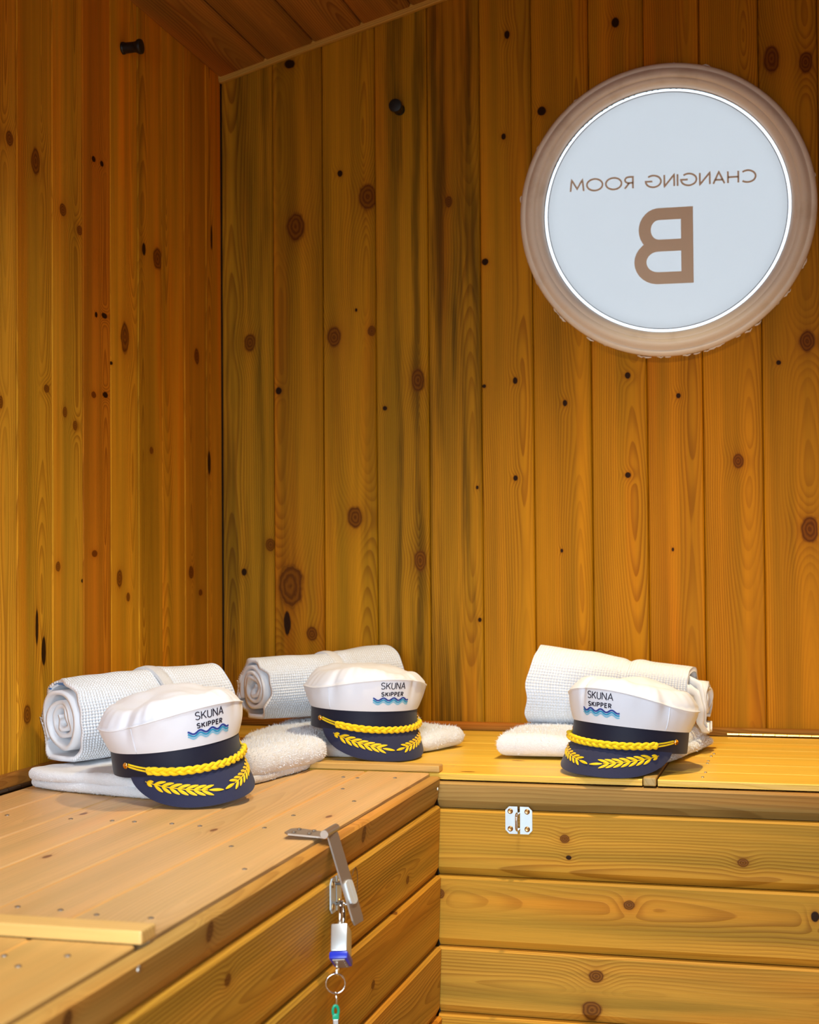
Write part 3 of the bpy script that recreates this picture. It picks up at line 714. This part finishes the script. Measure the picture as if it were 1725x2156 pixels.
# ------------------------------------------------------------------ towels
def terry_mat(name, col):
    g = G(name); tc = g.n('ShaderNodeTexCoord')
    a = g.noise(tc.outputs['Object'], 700., 2., .6); b_ = g.noise(tc.outputs['Object'], 140., 2.)
    g.bump(g.M('ADD', a, g.M('MULTIPLY', b_, .8)), .0022, .9)
    return g.out(Base_Color=col, Roughness=.95, Specular_IOR_Level=.05, Sheen_Weight=.25)
TERRY = terry_mat('white_terry', (.82, .845, .90))
FUZZ = plain('terry_loops', (.83, .855, .91), .95)
def nz(x, y, z): return noise.noise(Vector((x, y, z)))
def slab(name, quad, z0, tfn, seed, parent, n=(56, 44), bow=.006, wob=.0025, fuzz=9000, order=2.0):
    """one folded layer of towelling: footprint quad A,B,C,D, rounded folded edges"""
    A, B, C_, D = [np.array(q, float) for q in quad]
    nu, nv = n
    us = (1-np.cos(np.linspace(0, np.pi, nu)))/2; vs = (1-np.cos(np.linspace(0, np.pi, nv)))/2
    U, V = np.meshgrid(us, vs, indexing='ij')
    XY = (A*(1-U)[..., None]+B*U[..., None])*(1-V)[..., None]+(D*(1-U)[..., None]+C_*U[..., None])*V[..., None]
    lu = np.linalg.norm(B-A); lv = np.linalg.norm(D-A)
    # rounded footprint corners
    cu = 2*U-1; cv = 2*V-1
    k = 1-.045*(cu**2*cv**2)**2
    cen = (A+B+C_+D)/4; XY = cen+(XY-cen)*k[..., None]
    e = np.minimum(np.minimum(U, 1-U)*lu, np.minimum(V, 1-V)*lv)
    T = np.vectorize(tfn)(U, V); rr = T*.5
    q = np.clip(e/rr, 0, 1); half = rr*np.sqrt(np.maximum(1-(1-q)**order, 0))
    N1 = np.vectorize(lambda x, y: nz(x*14+seed, y*14, seed))(XY[..., 0], XY[..., 1])
    N2 = np.vectorize(lambda x, y: nz(x*40, y*40+seed, 5+seed))(XY[..., 0], XY[..., 1])
    Nx = np.vectorize(lambda x, y: nz(x*18, y*18, 9+seed))(XY[..., 0], XY[..., 1])
    mid = z0+rr
    inside = half/np.maximum(rr, 1e-6)
    top = mid+half+(N1*bow*.5+N2*wob*.5)*inside; bot = np.maximum(mid-half, z0-.0)
    out = (XY-cen)/np.maximum(np.linalg.norm(XY-cen, axis=-1, keepdims=True), 1e-6)
    XY = XY+out*(Nx*.006)[..., None]
    P = np.concatenate([XY, top[..., None]], -1); Q = np.concatenate([XY, bot[..., None]], -1)
    # single mesh: top grid + bottom grid (edges coincide as half = 0 there)
    V_ = np.concatenate([P.reshape(-1, 3), Q.reshape(-1, 3)])
    iu = np.arange(nu-1); iv = np.arange(nv-1); a, c = np.meshgrid(iu, iv, indexing='ij')
    q1 = np.stack([a*nv+c, (a+1)*nv+c, (a+1)*nv+c+1, a*nv+c+1], -1).reshape(-1, 4)
    q2 = q1[:, ::-1]+nu*nv
    me = raw_mesh(name, V_, np.concatenate([q1, q2]))
    bm = bmesh.new(); bm.from_mesh(me); bmesh.ops.remove_doubles(bm, verts=bm.verts[:], dist=1e-5); bmesh.ops.recalc_face_normals(bm, faces=bm.faces[:]); bm.to_mesh(me); bm.free()
    o = new_obj(name, me, TERRY, parent, True); o.location = -parent.location
    if fuzz:
        # small loops of pile standing off the surface
        polys = np.array([p.center[:] for p in me.polygons]); nor = np.array([p.normal[:] for p in me.polygons]); ar = np.array([p.area for p in me.polygons])
        keep = (nor[:, 2] > -.5); w = ar*keep; w = w/w.sum()
        idx = rng.choice(len(polys), fuzz, p=w)
        side = np.sqrt(ar[idx])[:, None]
        c = polys[idx]+rng.normal(0, 1, (fuzz, 3))*side*.45
        d = nor[idx]; c = c-d*np.sum((c-polys[idx])*d, 1, keepdims=True)-d*.0006
        tdir = np.cross(d, rng.normal(0, 1, (fuzz, 3))); tdir /= np.linalg.norm(tdir, axis=1, keepdims=True)+1e-9
        ln = rng.uniform(.0018, .0046, (fuzz, 1)); lean = rng.normal(0, .5, (fuzz, 3))
        tip = c+(d+lean*.6)*ln
        tip[:, 2] = np.maximum(tip[:, 2], .0005)
        V3 = np.stack([c-tdir*.0005, c+tdir*.0005, tip], 1).reshape(-1, 3)
        fm = raw_mesh('terry_loops', V3, np.arange(fuzz*3).reshape(-1, 3))
        fo = new_obj('terry_loops', fm, FUZZ, o); fo['kind'] = 'stuff'
    return o
t1 = thing('bath_towel', 'white folded terry towel under the nearest cap, left bench', 'towel', (.22, -.75, 0.0))
slab('fold', [(.030, -.890), (.325, -.972), (.405, -.600), (.150, -.46)], .0008, lambda u, v: .016, 1.3, t1)
slab('fold', [(.036, -.905), (.300, -.955), (.385, -.640), (.150, -.48)], .014, lambda u, v: .018, 2.9, t1)
slab('fold', [(.235, -.820), (.368, -.800), (.418, -.580), (.250, -.52)], .004, lambda u, v: .050*(.45+.55*min(1, u*2.2)), 4.1, t1, bow=.008)
t2 = thing('bath_towel', 'white folded terry towel under the middle cap in the corner', 'towel', (.38, -.3, 0.0))
slab('fold', [(.230, -.475), (.500, -.462), (.585, -.275), (.240, -.10)], .0008, lambda u, v: .036-.016*math.exp(-((u-.75)/.33)**4-(v/.55)**4), 6.2, t2)
slab('fold', [(.225, -.490), (.360, -.485), (.460, -.10), (.230, -.09)], .018, lambda u, v: .020, 7.7, t2)
t3 = thing('bath_towel', 'white folded terry towel under the right cap', 'towel', (.84, -.33, 0.0))
slab('fold', [(.664, -.432), (.945, -.420), (1.014, -.190), (.690, -.11)], .0045, lambda u, v: .0385-.020*math.exp(-((u-.85)/.40)**4-(v/.55)**4), 9.4, t3)
slab('fold', [(.80, -.440), (.962, -.455), (1.024, -.195), (.86, -.12)], .004, lambda u, v: .016, 8.8, t3)

# ------------------------------------------------------------------ rolled waffle robes
def waffle_mat():
    g = G('white_waffle_cotton'); tc = g.n('ShaderNodeTexCoord'); a = g.noise(tc.outputs['Object'], 1200., 2.)
    b_ = g.noise(tc.outputs['Object'], 60., 2.)
    g.bump(g.M('ADD', a, g.M('MULTIPLY', b_, 1.5)), .0012, .5)
    return g.out(Base_Color=(.82, .84, .89), Roughness=.9, Specular_IOR_Level=.08, Sheen_Weight=.15)
WAF = waffle_mat()
def robe(label, base, heading, tilt, L, r0, r1, seed, squash=(1.0, 1.0), groove=None, flap=.0, coil=(-.004, .0), lip=.012, turn=1.12, start=-60, handed=1):
    """roll lying along local +x; outer wrap with waffle relief, inner coil with crumpled layers"""
    root = thing('rolled_robe', label, 'rolled robe', base, (0, R(tilt), R(heading)))
    cell = .0050; circ = 2*math.pi*(r0+r1)/2*turn
    nc = int(circ/cell); nl = int(L/cell); nu, nv = nc*4+1, nl*4+1
    th = np.radians(start)+handed*np.linspace(0, 2*np.pi*turn, nu); s = np.linspace(0, 1, nv)
    TH, SS = np.meshgrid(th, s, indexing='ij')
    ia, ib = np.meshgrid(np.arange(nu)/4., np.arange(nv)/4., indexing='ij')
    lowu = np.linspace(0, 1, 60); lows = np.linspace(0, 1, 40)
    def lowfreq(fx, fy, sd, amp):
        A = np.array([[nz(math.cos(a*2*math.pi*turn)*fx+sd, math.sin(a*2*math.pi*turn)*fx, b_*fy+sd) for b_ in lows] for a in lowu])
        iu = np.linspace(0, 59, nu); iv = np.linspace(0, 39, nv)
        u0_ = np.clip(iu.astype(int), 0, 58); v0_ = np.clip(iv.astype(int), 0, 38); fu = (iu-u0_)[:, None]; fv = (iv-v0_)[None, :]
        q = A[u0_][:, v0_]*(1-fu)*(1-fv)+A[u0_+1][:, v0_]*fu*(1-fv)+A[u0_][:, v0_+1]*(1-fu)*fv+A[u0_+1][:, v0_+1]*fu*fv
        return q*amp
    rad = r0+(r1-r0)*SS
    rad = rad-.004*np.linspace(0, 1, nu)[:, None]*turn*0-.0065*(1-np.linspace(0, 1, nu)[:, None])
    rad = rad+lowfreq(1.2, 2.2, seed, .0065)+lowfreq(2.6, 6., seed+7, .0022)
    if groove: rad = rad-.0045*np.exp(-((SS-groove)/.030)**2)+.0015*np.exp(-((SS-groove-.08)/.04)**2)
    waf = np.maximum(np.abs(np.cos(np.pi*ia)), np.abs(np.cos(np.pi*ib)))
    bumpy = (waf-.85)*.0088
    rad = rad+bumpy
    edge = lowfreq(1.8, .0, seed+3, lip)
    X = SS*L+edge*(1-SS)**3-edge*.4*SS**3
    Y = rad*np.cos(TH)*squash[0]; Z = rad*np.sin(TH)*squash[1]
    zc = max(r0, r1)*squash[1]
    flat = -(r0+(r1-r0)*SS)*squash[1]*.90
    Z = np.maximum(Z, flat+.1*(Z-flat))
    P = np.stack([X, Y, Z], -1)
    # inner face of the wrap, coarse offset towards the axis
    thk = .0065
    P2 = P.copy(); k = (rad-thk-bumpy)/rad; P2[..., 1] *= k; P2[..., 2] *= k
    zoff = -(flat.min())
    P[..., 2] += zoff; P2[..., 2] += zoff
    n = nu*nv
    iu = np.arange(nu-1); iv = np.arange(nv-1); a, c = np.meshgrid(iu, iv, indexing='ij')
    q1 = np.stack([a*nv+c, (a+1)*nv+c, (a+1)*nv+c+1, a*nv+c+1], -1).reshape(-1, 4)
    if handed > 0: q1 = q1[:, ::-1]
    st = 4
    # inner face decimated: only near the two ends matter, keep a strip
    Qi = P2[::st, ::st]; mu, mv = Qi.shape[:2]
    a, c = np.meshgrid(np.arange(mu-1), np.arange(mv-1), indexing='ij')
    q2 = np.stack([a*mv+c, a*mv+c+1, (a+1)*mv+c+1, (a+1)*mv+c], -1).reshape(-1, 4)+n
    if handed > 0: q2 = q2[:, ::-1]
    rims = []
    for col in (0, nv-1):
        ci = 0 if col == 0 else mv-1
        for i in range(mu-1):
            for j in range(st):
                # fan of quads joining fine rim to coarse rim
                if j == st-1: rims.append((i*st*nv+j*nv+col, (i*st+j+1)*nv+col, n+(i+1)*mv+ci, n+i*mv+ci))
                else: rims.append((i*st*nv+j*nv+col, (i*st+j+1)*nv+col, n+i*mv+ci, n+i*mv+ci))
    tri = np.array([(r_[0], r_[1], r_[2]) for r_ in rims if r_[2] == r_[3]]); qd = np.array([r_ for r_ in rims if r_[2] != r_[3]])
    V_ = np.concatenate([P.reshape(-1, 3), Qi.reshape(-1, 3)])
    me = bpy.data.meshes.new('outer_wrap')
    quads = np.concatenate([q1, q2, qd])
    loops = np.concatenate([quads.ravel(), tri.ravel()]); starts = np.concatenate([np.arange(len(quads))*4, len(quads)*4+np.arange(len(tri))*3])
    me.vertices.add(len(V_)); me.vertices.foreach_set('co', V_.astype(np.float32).ravel())
    me.loops.add(len(loops)); me.loops.foreach_set('vertex_index', loops.astype(np.int32))
    me.polygons.add(len(starts)); me.polygons.foreach_set('loop_start', starts.astype(np.int32))
    me.update(calc_edges=True); me.validate()
    o = new_obj('outer_wrap', me, WAF, root, True)
    # inner coil: one continuous crumpled sheet
    nt, nx = 260, 26; turns = 3.3
    tt = np.linspace(0, 1, nt); xs_ = np.linspace(0, 1, nx)
    rin = (min(r0, r1)-.0145)*(1-tt)+.006*tt; ang_ = np.radians(start)+handed*2*np.pi*turns*tt
    wob = np.array([nz(t_*9+seed, seed*2, 1.5) for t_ in tt])
    wob2 = np.array([nz(t_*26+seed, seed, 3.5) for t_ in tt])
    pts = []
    for sgn in (1, -1):
        rr = rin+wob*.007*(1-.3*tt)+wob2*.0022+sgn*.0032
        rr = np.maximum(rr, .002)
        e = np.array([nz(t_*12+seed*3, 2.2, seed) for t_ in tt])*.010+.004*tt
        cx = coil[0]+e; cx2 = L+coil[1]-e
        Xg = cx[:, None]*(1-xs_)[None]+cx2[:, None]*xs_[None]
        tap = (1+(r1/r0-1)*xs_)[None]
        pts.append(np.stack([Xg, (rr*np.cos(ang_)*squash[0])[:, None]*tap, (rr*np.sin(ang_)*squash[1]*.96)[:, None]*tap+zoff], -1))
    A_, B_ = pts; n = nt*nx
    a, c = np.meshgrid(np.arange(nt-1), np.arange(nx-1), indexing='ij')
    qa = np.stack([a*nx+c, (a+1)*nx+c, (a+1)*nx+c+1, a*nx+c+1], -1).reshape(-1, 4)
    qs = [qa, qa[:, ::-1]+n]
    i = np.arange(nt-1)
    qs.append(np.stack([i*nx, n+i*nx, n+(i+1)*nx, (i+1)*nx], -1)); j = nx-1
    qs.append(np.stack([i*nx+j, (i+1)*nx+j, n+(i+1)*nx+j, n+i*nx+j], -1))
    i = np.arange(nx-1)
    qs.append(np.stack([i, i+1, n+i+1, n+i], -1)); j = (nt-1)*nx
    qs.append(np.stack([j+i, n+j+i, n+j+i+1, j+i+1], -1))
    me = raw_mesh('inner_coil', np.concatenate([A_.reshape(-1, 3), B_.reshape(-1, 3)]), np.concatenate(qs)); fix_normals(me)
    new_obj('inner_coil', me, WAF, root, True)
    def surf(theta, s_, off=.0):
        r_ = (r0+(r1-r0)*s_)+off; z_ = max(r_*math.sin(theta)*squash[1], -(r0+(r1-r0)*s_)*squash[1]*.9)
        return Vector((s_*L, r_*math.cos(theta)*squash[0], z_+zoff))
    return root, surf
def band(root, surf, s0, s1, a0, a1, off, name, mat, n=40, lbl=None):
    b = MB(); v = []; f = []
    for i in range(n+1):
        th = R(a0+(a1-a0)*i/n)
        for (s_, o_) in ((s0, off-.006), (s0, off), ((s0+s1)/2, off+.0012), (s1, off), (s1, off-.006)): v.append(surf(th, s_, o_))
    for i in range(n):
        for k in range(4): f.append((i*5+k, (i+1)*5+k, (i+1)*5+k+1, i*5+k+1))
    b.add(v, f); o = b.build(name, mat, root); auto_smooth(o, 55)
    if lbl: o['label'] = lbl
    return o
COT = terry_mat('white_cotton_tape', (.82, .83, .86))
r1_, s1_ = robe('white rolled waffle robe by the left wall, spiral end facing out', (.073, -.842, .034), 60, -1.5, .285, .0655, .069, 2.1, (1.0, 1.03), groove=.58, start=-35, turn=1.1)
band(r1_, s1_, .54, .60, -35, 200, .0012, 'belt', COT)
b = MB(); v = []
for i in range(9):
    th = R(108-(i/8)*56)
    for s_ in (-.002, .035): v.append(s1_(th, s_, -.0075-.002*(s_ < 0)))
b.add(v, [(2*i, 2*i+2, 2*i+3, 2*i+1) for i in range(8)])
o = b.build('care_label', plain('label_satin', (.85, .87, .9), .5), r1_, True); md = o.modifiers.new('s', 'SOLIDIFY'); md.thickness = .0012
b = MB()
for (a0, a1, dy) in ((106, 70, -.0085), (100, 82, -.0105)):
    b.tube([s1_(R(a0+(a1-a0)*i/8), -.0030, dy) for i in range(9)], .0007, 6)
b.tube([s1_(R(58), -.003, -.0105), s1_(R(54), -.003, -.0075)], .0012, 6)
b.build('label_print', plain('label_blue', (.02, .16, .45), .5), r1_)
r2_, s2_ = robe('cream lit rolled waffle robe in the corner behind the middle cap', (.200, -.350, .0425), 53, 0, .305, .057, .067, 5.4, (1.0, 1.04), groove=.56, start=-25, turn=1.1, lip=.011)
band(r2_, s2_, .50, .56, -25, 195, -.0035, 'seam', WAF)
r3_, s3_ = robe('rolled waffle robe behind the right cap, belt hanging at its end', (.700, -.215, .0435), -7, 3.0, .285, .073, .056, 8.3, (.92, 1.0), groove=.60, start=-70, turn=1.08, lip=.013, coil=(.012, .030))
band(r3_, s3_, .60, .70, 150, 350, -.001, 'belt', COT)
band(r3_, s3_, .135, .205, 250, 305, .0005, 'belt_loop', COT, 14)
# loose belt ends hanging out of the right end
b = MB()
for k, (y0, dz) in enumerate(((-.035, 0), (-.012, .012))):
    c = [Vector((.280, y0, .085+dz)), Vector((.302, y0-.012, .078+dz)), Vector((.311, y0-.016, .050)), Vector((.309, y0-.006, .026)), Vector((.316, y0+.010, .010)), Vector((.313, y0+.022, .024))]
    P = []
    for i in range(len(c)-1):
        for q in range(5): P.append(c[i].lerp(c[i+1], q/5))
    P.append(c[-1]); b.tube(P, .0078, 10, flat=.35)
o = b.build('belt_end', WAF, r3_, True)

# ------------------------------------------------------------------ skipper caps
AX, AY, HB, PM = .0900, .0970, .0340, 78.1
PR, DR, ZR, KR, ZT = .0312, .0469, .0669, 1.1334, .1070
CAPS = 1.0169
cotton = G('white_cap_cotton'); tc = cotton.n('ShaderNodeTexCoord'); a = cotton.noise(tc.outputs['Object'], 1500., 1.)
cotton.bump(a, .0004, .3); CAPW = cotton.out(Base_Color=(.75, .785, .88), Roughness=.75, Specular_IOR_Level=.15, Sheen_Weight=.2)
def felt(name, col, rough, amp):
    g = G(name); tc = g.n('ShaderNodeTexCoord'); a = g.noise(tc.outputs['Object'], 1400., 2., .6)
    g.bump(a, .0008, amp); return g.out(Base_Color=g.mix(a, tuple(c*.8 for c in col), tuple(c*1.25 for c in col)), Roughness=rough, Specular_IOR_Level=.25, Sheen_Weight=.12)
NAVY = felt('navy_felt', (.020, .024, .062), .85, .4); BAND = felt('navy_grosgrain', (.007, .009, .026), .6, .15)
YEL = felt('yellow_cord', (.86, .60, .004), .6, .5)
YLF = felt('yellow_thread', (.84, .55, .004), .5, .3)
GOLD = plain('gold_button', (.95, .60, .18), .12, 1.0)
INK = plain('navy_thread', (.012, .012, .035), .6)
B1 = plain('blue_thread', (.012, .045, .30), .5); B2 = plain('teal_thread', (.02, .30, .55), .5); B3 = plain('sky_thread', (.22, .50, .72), .5)
def visor_pt(ph, s, lift=0.0):
    a = R(ph); e = max(0., 1-abs(ph/PM)**3)**.6*s
    return Vector((AX*math.sin(a)+e*.25*PR*math.sin(a), -AY*math.cos(a)-e*PR*(.35+.65*math.cos(a)), .002-DR*e**1.2))
def visor_frame(ph, s):
    h = .5; p = visor_pt(ph, s)
    tp = (visor_pt(min(ph+h, 77.5), s)-visor_pt(max(ph-h, -77.5), s)).normalized()
    tsv = (visor_pt(ph, min(s+.02, 1))-visor_pt(ph, max(s-.02, .0))).normalized()
    n = tsv.cross(tp).normalized()
    if n.y > 0: n = -n
    return p, tp, (tsv-tp*tsv.dot(tp)).normalized(), n
def zr_at(phi): return ZR+.0205*max(0., math.cos(phi))**1.6
def crown_k(q):
    return 1.015+(KR-1.015)*(q**.9)+.010*math.sin(math.pi*min(max(q, 0), 1))
def make_cap(label, loc, rot, seed, pucker):
    """local: front towards -Y, band bottom at z = 0"""
    cs_, sn = math.cos, math.sin
    m = Matrix.Rotation(R(rot[0]), 4, 'Z') @ Matrix.Rotation(R(rot[1]), 4, 'X') @ Matrix.Rotation(R(rot[2]), 4, 'Y')
    root = thing('skipper_cap', label, 'cap', loc); root.matrix_world = Matrix.Translation(loc) @ m @ Matrix.Scale(CAPS, 4)
    root['group'] = 'white skipper caps with navy visors'
    def wr(phi, z):
        """wrinkle offset of the crown side (m)"""
        q = min(max((z-HB)/(zr_at(phi)-HB), 0), 1); d = math.degrees(phi)
        front = math.exp(-(d/38)**2)
        w = nz(math.sin(phi)*2.2+seed, math.cos(phi)*2.2, z*25)*.0038*(1-.75*front)*q
        w += nz(math.sin(phi)*7+seed, math.cos(phi)*7, z*40+2)*.0016*(1-.8*front)*q
        for (pd, dep, wid) in pucker: w -= dep*math.exp(-((d-pd)/wid)**2)*q**1.5
        return w
    def crown_pt(phi, z, off=0.0):
        k = crown_k((z-HB)/(zr_at(phi)-HB)); w = wr(phi, z)+off
        n = Vector((sn(phi)/AX, -cs_(phi)/AY, 0)).normalized()
        return Vector((AX*k*sn(phi), -AY*k*cs_(phi), z))+n*w
    nA = 160; rows = []
    for q in np.linspace(0, 1, 15): rows.append([crown_pt(2*math.pi*i/nA-math.pi, HB+(zr_at(2*math.pi*i/nA-math.pi)-HB)*q) for i in range(nA)])
    # piped seam at the rim
    for (dk, dz) in ((.004, .0012), (.002, .0024), (-.012, .0022)):
        rows.append([crown_pt(2*math.pi*i/nA-math.pi, zr_at(2*math.pi*i/nA-math.pi))+Vector((AX*dk*sn(2*math.pi*i/nA-math.pi), -AY*dk*cs_(2*math.pi*i/nA-math.pi), dz)) for i in range(nA)])
    for rho in list(np.linspace(.985, .12, 22)):
        rw = []
        for i in range(nA):
            phi = 2*math.pi*i/nA-math.pi
            zs = zr_at(phi)+.003; z = zs+(ZT-zs)*(1-rho**3.5)
            base = crown_pt(phi, zr_at(phi)); x, y = base.x*rho, base.y*rho
            puff = .0095*math.sin(math.pi*min(1, (1-rho)*3.2))*1.0 if rho > .69 else 0.0
            nzv = nz(x*15+seed*2, y*15, seed)*.011*(1-.5*rho)+nz(x*45+seed, y*22, seed*1.7)*.0045*rho**.5
            gath = math.sin(phi*34+nz(x*20, y*20, seed)*5)*.0013*max(0, (rho-.72)/.28)
            rw.append(Vector((x*(1+puff*.35), y*(1+puff*.35), z+nzv+gath+puff*.55)))
        rows.append(rw)
    P = np.array([[tuple(p) for p in r_] for r_ in rows]).transpose(1, 0, 2)
    me = grid_mesh('crown', P, wrap_u=True)
    bm = bmesh.new(); bm.from_mesh(me); bm.verts.ensure_lookup_table()
    nr = len(rows); bm.faces.new([bm.verts[i*nr+nr-1] for i in range(nA)])
    bmesh.ops.recalc_face_normals(bm, faces=bm.faces[:]); bm.to_mesh(me); bm.free()
    new_obj('crown', me, CAPW, root, True)
    # seams at the side panels
    for sd in (-1, 1):
        pts = [crown_pt(R(sd*66), HB+(zr_at(R(sd*66))-HB)*q, .0004) for q in np.linspace(.02, .98, 10)]
        MB().tube(pts, .0008, 6).build('panel_seam', CAPW, root, True)
    pts = [crown_pt(2*math.pi*i/nA-math.pi, zr_at(2*math.pi*i/nA-math.pi), .0008)+Vector((0, 0, .0008)) for i in range(nA)]
    MB().tube(pts, .0011, 6, True).build('crown_piping', CAPW, root, True)
    # band
    v = []; prof = [(.985, .0), (1.0, .0), (1.004, .004), (1.004, .030), (1.002, HB+.0008), (.985, HB+.0008)]
    b = MB(); n = 120
    for (k, z) in prof:
        for i in range(n):
            a_ = 2*math.pi*i/n; v.append((AX*k*sn(a_), -AY*k*cs_(a_), z))
    f = [(j*n+i, j*n+(i+1) % n, (j+1)*n+(i+1) % n, (j+1)*n+i) for j in range(len(prof)-1) for i in range(n)]
    f += [((len(prof)-1)*n+i, (len(prof)-1)*n+(i+1) % n, (i+1) % n, i) for i in range(n)]
    b.add(v, f); o = b.build('hatband', BAND, root); auto_smooth(o, 50)
    # visor
    nphi, ns = 61, 14; top = []; bot = []
    for i in range(nphi):
        ph = -PM+2*PM*i/(nphi-1)
        for j in range(ns):
            s_ = j/(ns-1); p = visor_pt(ph, s_)
            q, tp, tsv, nn_ = visor_frame(max(-76, min(76, ph)), min(max(s_, .05), .97))
            top.append(p); bot.append(p-nn_*.0028)
    b = MB(); N = nphi*ns; f = []
    for i in range(nphi-1):
        for j in range(ns-1):
            a_ = i*ns+j; f.append((a_, a_+ns, a_+ns+1, a_+1)); f.append((N+a_, N+a_+1, N+a_+ns+1, N+a_+ns))
        e = i*ns+ns-1; f.append((e, e+ns, N+e+ns, N+e)); e = i*ns; f.append((e, N+e, N+e+ns, e+ns))
    b.add(top+bot, f); o = b.build('visor', NAVY, root); auto_smooth(o, 55)
    # laurel sprigs
    for sd in (-1, 1):
        def path(t_): return sd*(62-54*t_), .30+.36*t_**.75
        sm = MB(); sp_ = []
        for i in range(15):
            p, tp, tsv, nn_ = visor_frame(*path(i/14*.9)); sp_.append(p+nn_*.0006)
        sm.tube(sp_, .0008, 6)
        spr = sm.build('laurel_sprig', YLF, root, True)
        for k in range(9):
            t_ = .02+k*.112
            for side in ((1, -1) if k < 8 else (0,)):
                p, tp, tsv, nn_ = visor_frame(*path(min(t_, .93)))
                p2 = visor_pt(*path(min(t_+.04, 1.0))); d = (p2-p); d = (d-nn_*d.dot(nn_)).normalized(); c_ = nn_.cross(d)
                an = R(30)*side; dr = d*math.cos(an)+c_*math.sin(an); ac = nn_.cross(dr)
                Ln = .0185 if side else .0205; Wd = .0020
                if side and k == 0: Ln = .011
                vv = []; ff = []; nseg = 7
                for i in range(nseg):
                    q = i/(nseg-1); wdt = Wd*math.sin(math.pi*min(.02+q*.96, .99))**.75+.0002; bend = ac*side*(-.0022)*q*q
                    pc = p+dr*Ln*q+bend
                    vv += [pc-ac*wdt+nn_*.0003, pc+nn_*.0018*math.sin(math.pi*min(max(q, .05), .95))+nn_*.0004, pc+ac*wdt+nn_*.0003]
                for i in range(nseg-1):
                    ff += [(3*i, 3*i+3, 3*i+4, 3*i+1), (3*i+1, 3*i+4, 3*i+5, 3*i+2)]
                lb = MB(); lb.add(vv, ff); lb.build('leaf', YLF, spr, True)
    # braid with cords and gold buttons
    def braid_pt(d, lat=0., nor=0.):
        a_ = R(d); k = 1.05; sag = .0155*(abs(d)/PM)**2.2
        n_ = Vector((sn(a_)/AX, -cs_(a_)/AY, 0)).normalized()
        return Vector((AX*k*sn(a_), -AY*k*cs_(a_), .0035+sag+lat))+n_*nor
    b = MB(); D0 = 56; m_ = 190
    for s3 in range(3):
        pts = []
        for i in range(m_):
            d = -D0+2*D0*i/(m_-1); om = i/(m_-1)*2*math.pi*5.4
            pts.append(braid_pt(d, .0034*math.sin(om+s3*2*math.pi/3), .0018*math.sin(2*(om+s3*2*math.pi/3))+.0014))
        b.tube(pts, .0028, 8)
    for sd in (-1, 1):
        c = braid_pt(sd*D0, .0, .0012)
        b.lathe([(.0012, -.0040), (.0042, -.0028), (.0052, 0), (.0042, .0028), (.0012, .0040)], 12, lambda p, c=c: (p[0]*.7+c.x, p[1]*.7+c.y, p[2]*1.25+c.z))
    b.build('braid', YEL, root, True)
    for sd in (-1, 1):
        e = Vector((AX*1.02*sn(R(sd*PM)), -AY*1.02*cs_(R(sd*PM)), .0185))
        b = MB()
        for off_ in (.0022, -.0022):
            pts = [braid_pt(sd*D0, off_*1.1, .001)]
            for q in np.linspace(.15, 1, 9):
                d = D0+(PM-D0)*q; a_ = R(sd*d); z = .0035+.0155*(d/PM)**2.2+off_*(1-.25*q)-.0005
                pts.append(Vector((AX*1.022*sn(a_), -AY*1.022*cs_(a_), z)))
            b.tube(pts, .0014, 8)
        b.build('cord_loop', YEL, root, True)
        n_ = Vector((sn(R(sd*PM))/AX, -cs_(R(sd*PM))/AY, 0)).normalized(); t_ = Vector((-n_.y, n_.x, 0)); zz = Vector((0, 0, 1))
        b = MB(); b.lathe([(.0030, -.0030), (.0034, .0015), (.0046, .0035), (.0046, .0052), (.0036, .0066), (.0022, .0062), (.0016, .0056)], 18,
                          lambda p, e=e, n_=n_, t_=t_: e+n_*p[2]*.8+t_*p[0]+zz*p[1])
        o = b.build('button', GOLD, root); auto_smooth(o, 60)
    # embroidery on the crown front
    def em(zbase):
        def fn(u, v_, lvl): return crown_pt(u/(AX*1.10), zbase+v_, -.0002+.0008*lvl)
        return fn
    emb = MB()
    pls, wd = text_run('SKUNA', .21, .0118, .11, .95)
    for pl_ in pls: ribbon(emb, resample([(p[0]-wd/2+.0005, p[1]) for p in pl_], .002), .00130, em(.0715))
    pls, wd = text_run('SKIPPER', .36, .0078, .20, .95)
    for pl_ in pls: ribbon(emb, resample([(p[0]-wd/2, p[1]) for p in pl_], .002), .00155, em(.0595))
    o = emb.build('embroidered_lettering', INK, root)
    for k, mt in enumerate((B1, B2, B3)):
        wv = MB(); pl_ = [(-.0345+.069*i/72, .0021*math.cos(2*math.pi*(i/72*3.6+.05))) for i in range(73)]
        ribbon(wv, pl_, .0025, em(.0550-.0034*k)); wv.build('wave_stripe', mt, root)
    return root
make_cap('nearest white skipper cap with navy visor, on the left bench', (.2922, -.9086, .0481), (53.7, -2.2, -7.2), 1.7, ((-72, .006, 7), (-58, .003, 5), (30, .002, 5)))
make_cap('middle white skipper cap with navy visor, in the bench corner', (.4272, -.4070, .0489), (43.1, .2, 2.0), 4.4, ((-60, .006, 6), (-40, .0035, 6), (25, .003, 3)))
make_cap('white skipper cap on the right, turned the other way, below the porthole', (.9030, -.4866, .0348), (-23.0, -6.9, 3.1), 9.1, ((-20, .006, 3), (40, .003, 8), (62, .006, 6)))

# ------------------------------------------------------------------ groups of repeats
GROUPS = {'bath_towel': 'folded terry towels', 'rolled_robe': 'rolled waffle robes', 'coat_peg': 'black coat pegs', 'staple_plate': 'hasp staple plates',
          'batten': 'pine cover battens', 'bench_lid': 'planked bench lids', 'storage_bench': 'storage benches', 'piano_hinge': 'piano hinges', 'key': 'keys on the padlock'}
for o in bpy.data.objects:
    if o.parent is None and o.get('label'):
        gname = GROUPS.get(o.name.split('.')[0])
        if gname: o['group'] = gname
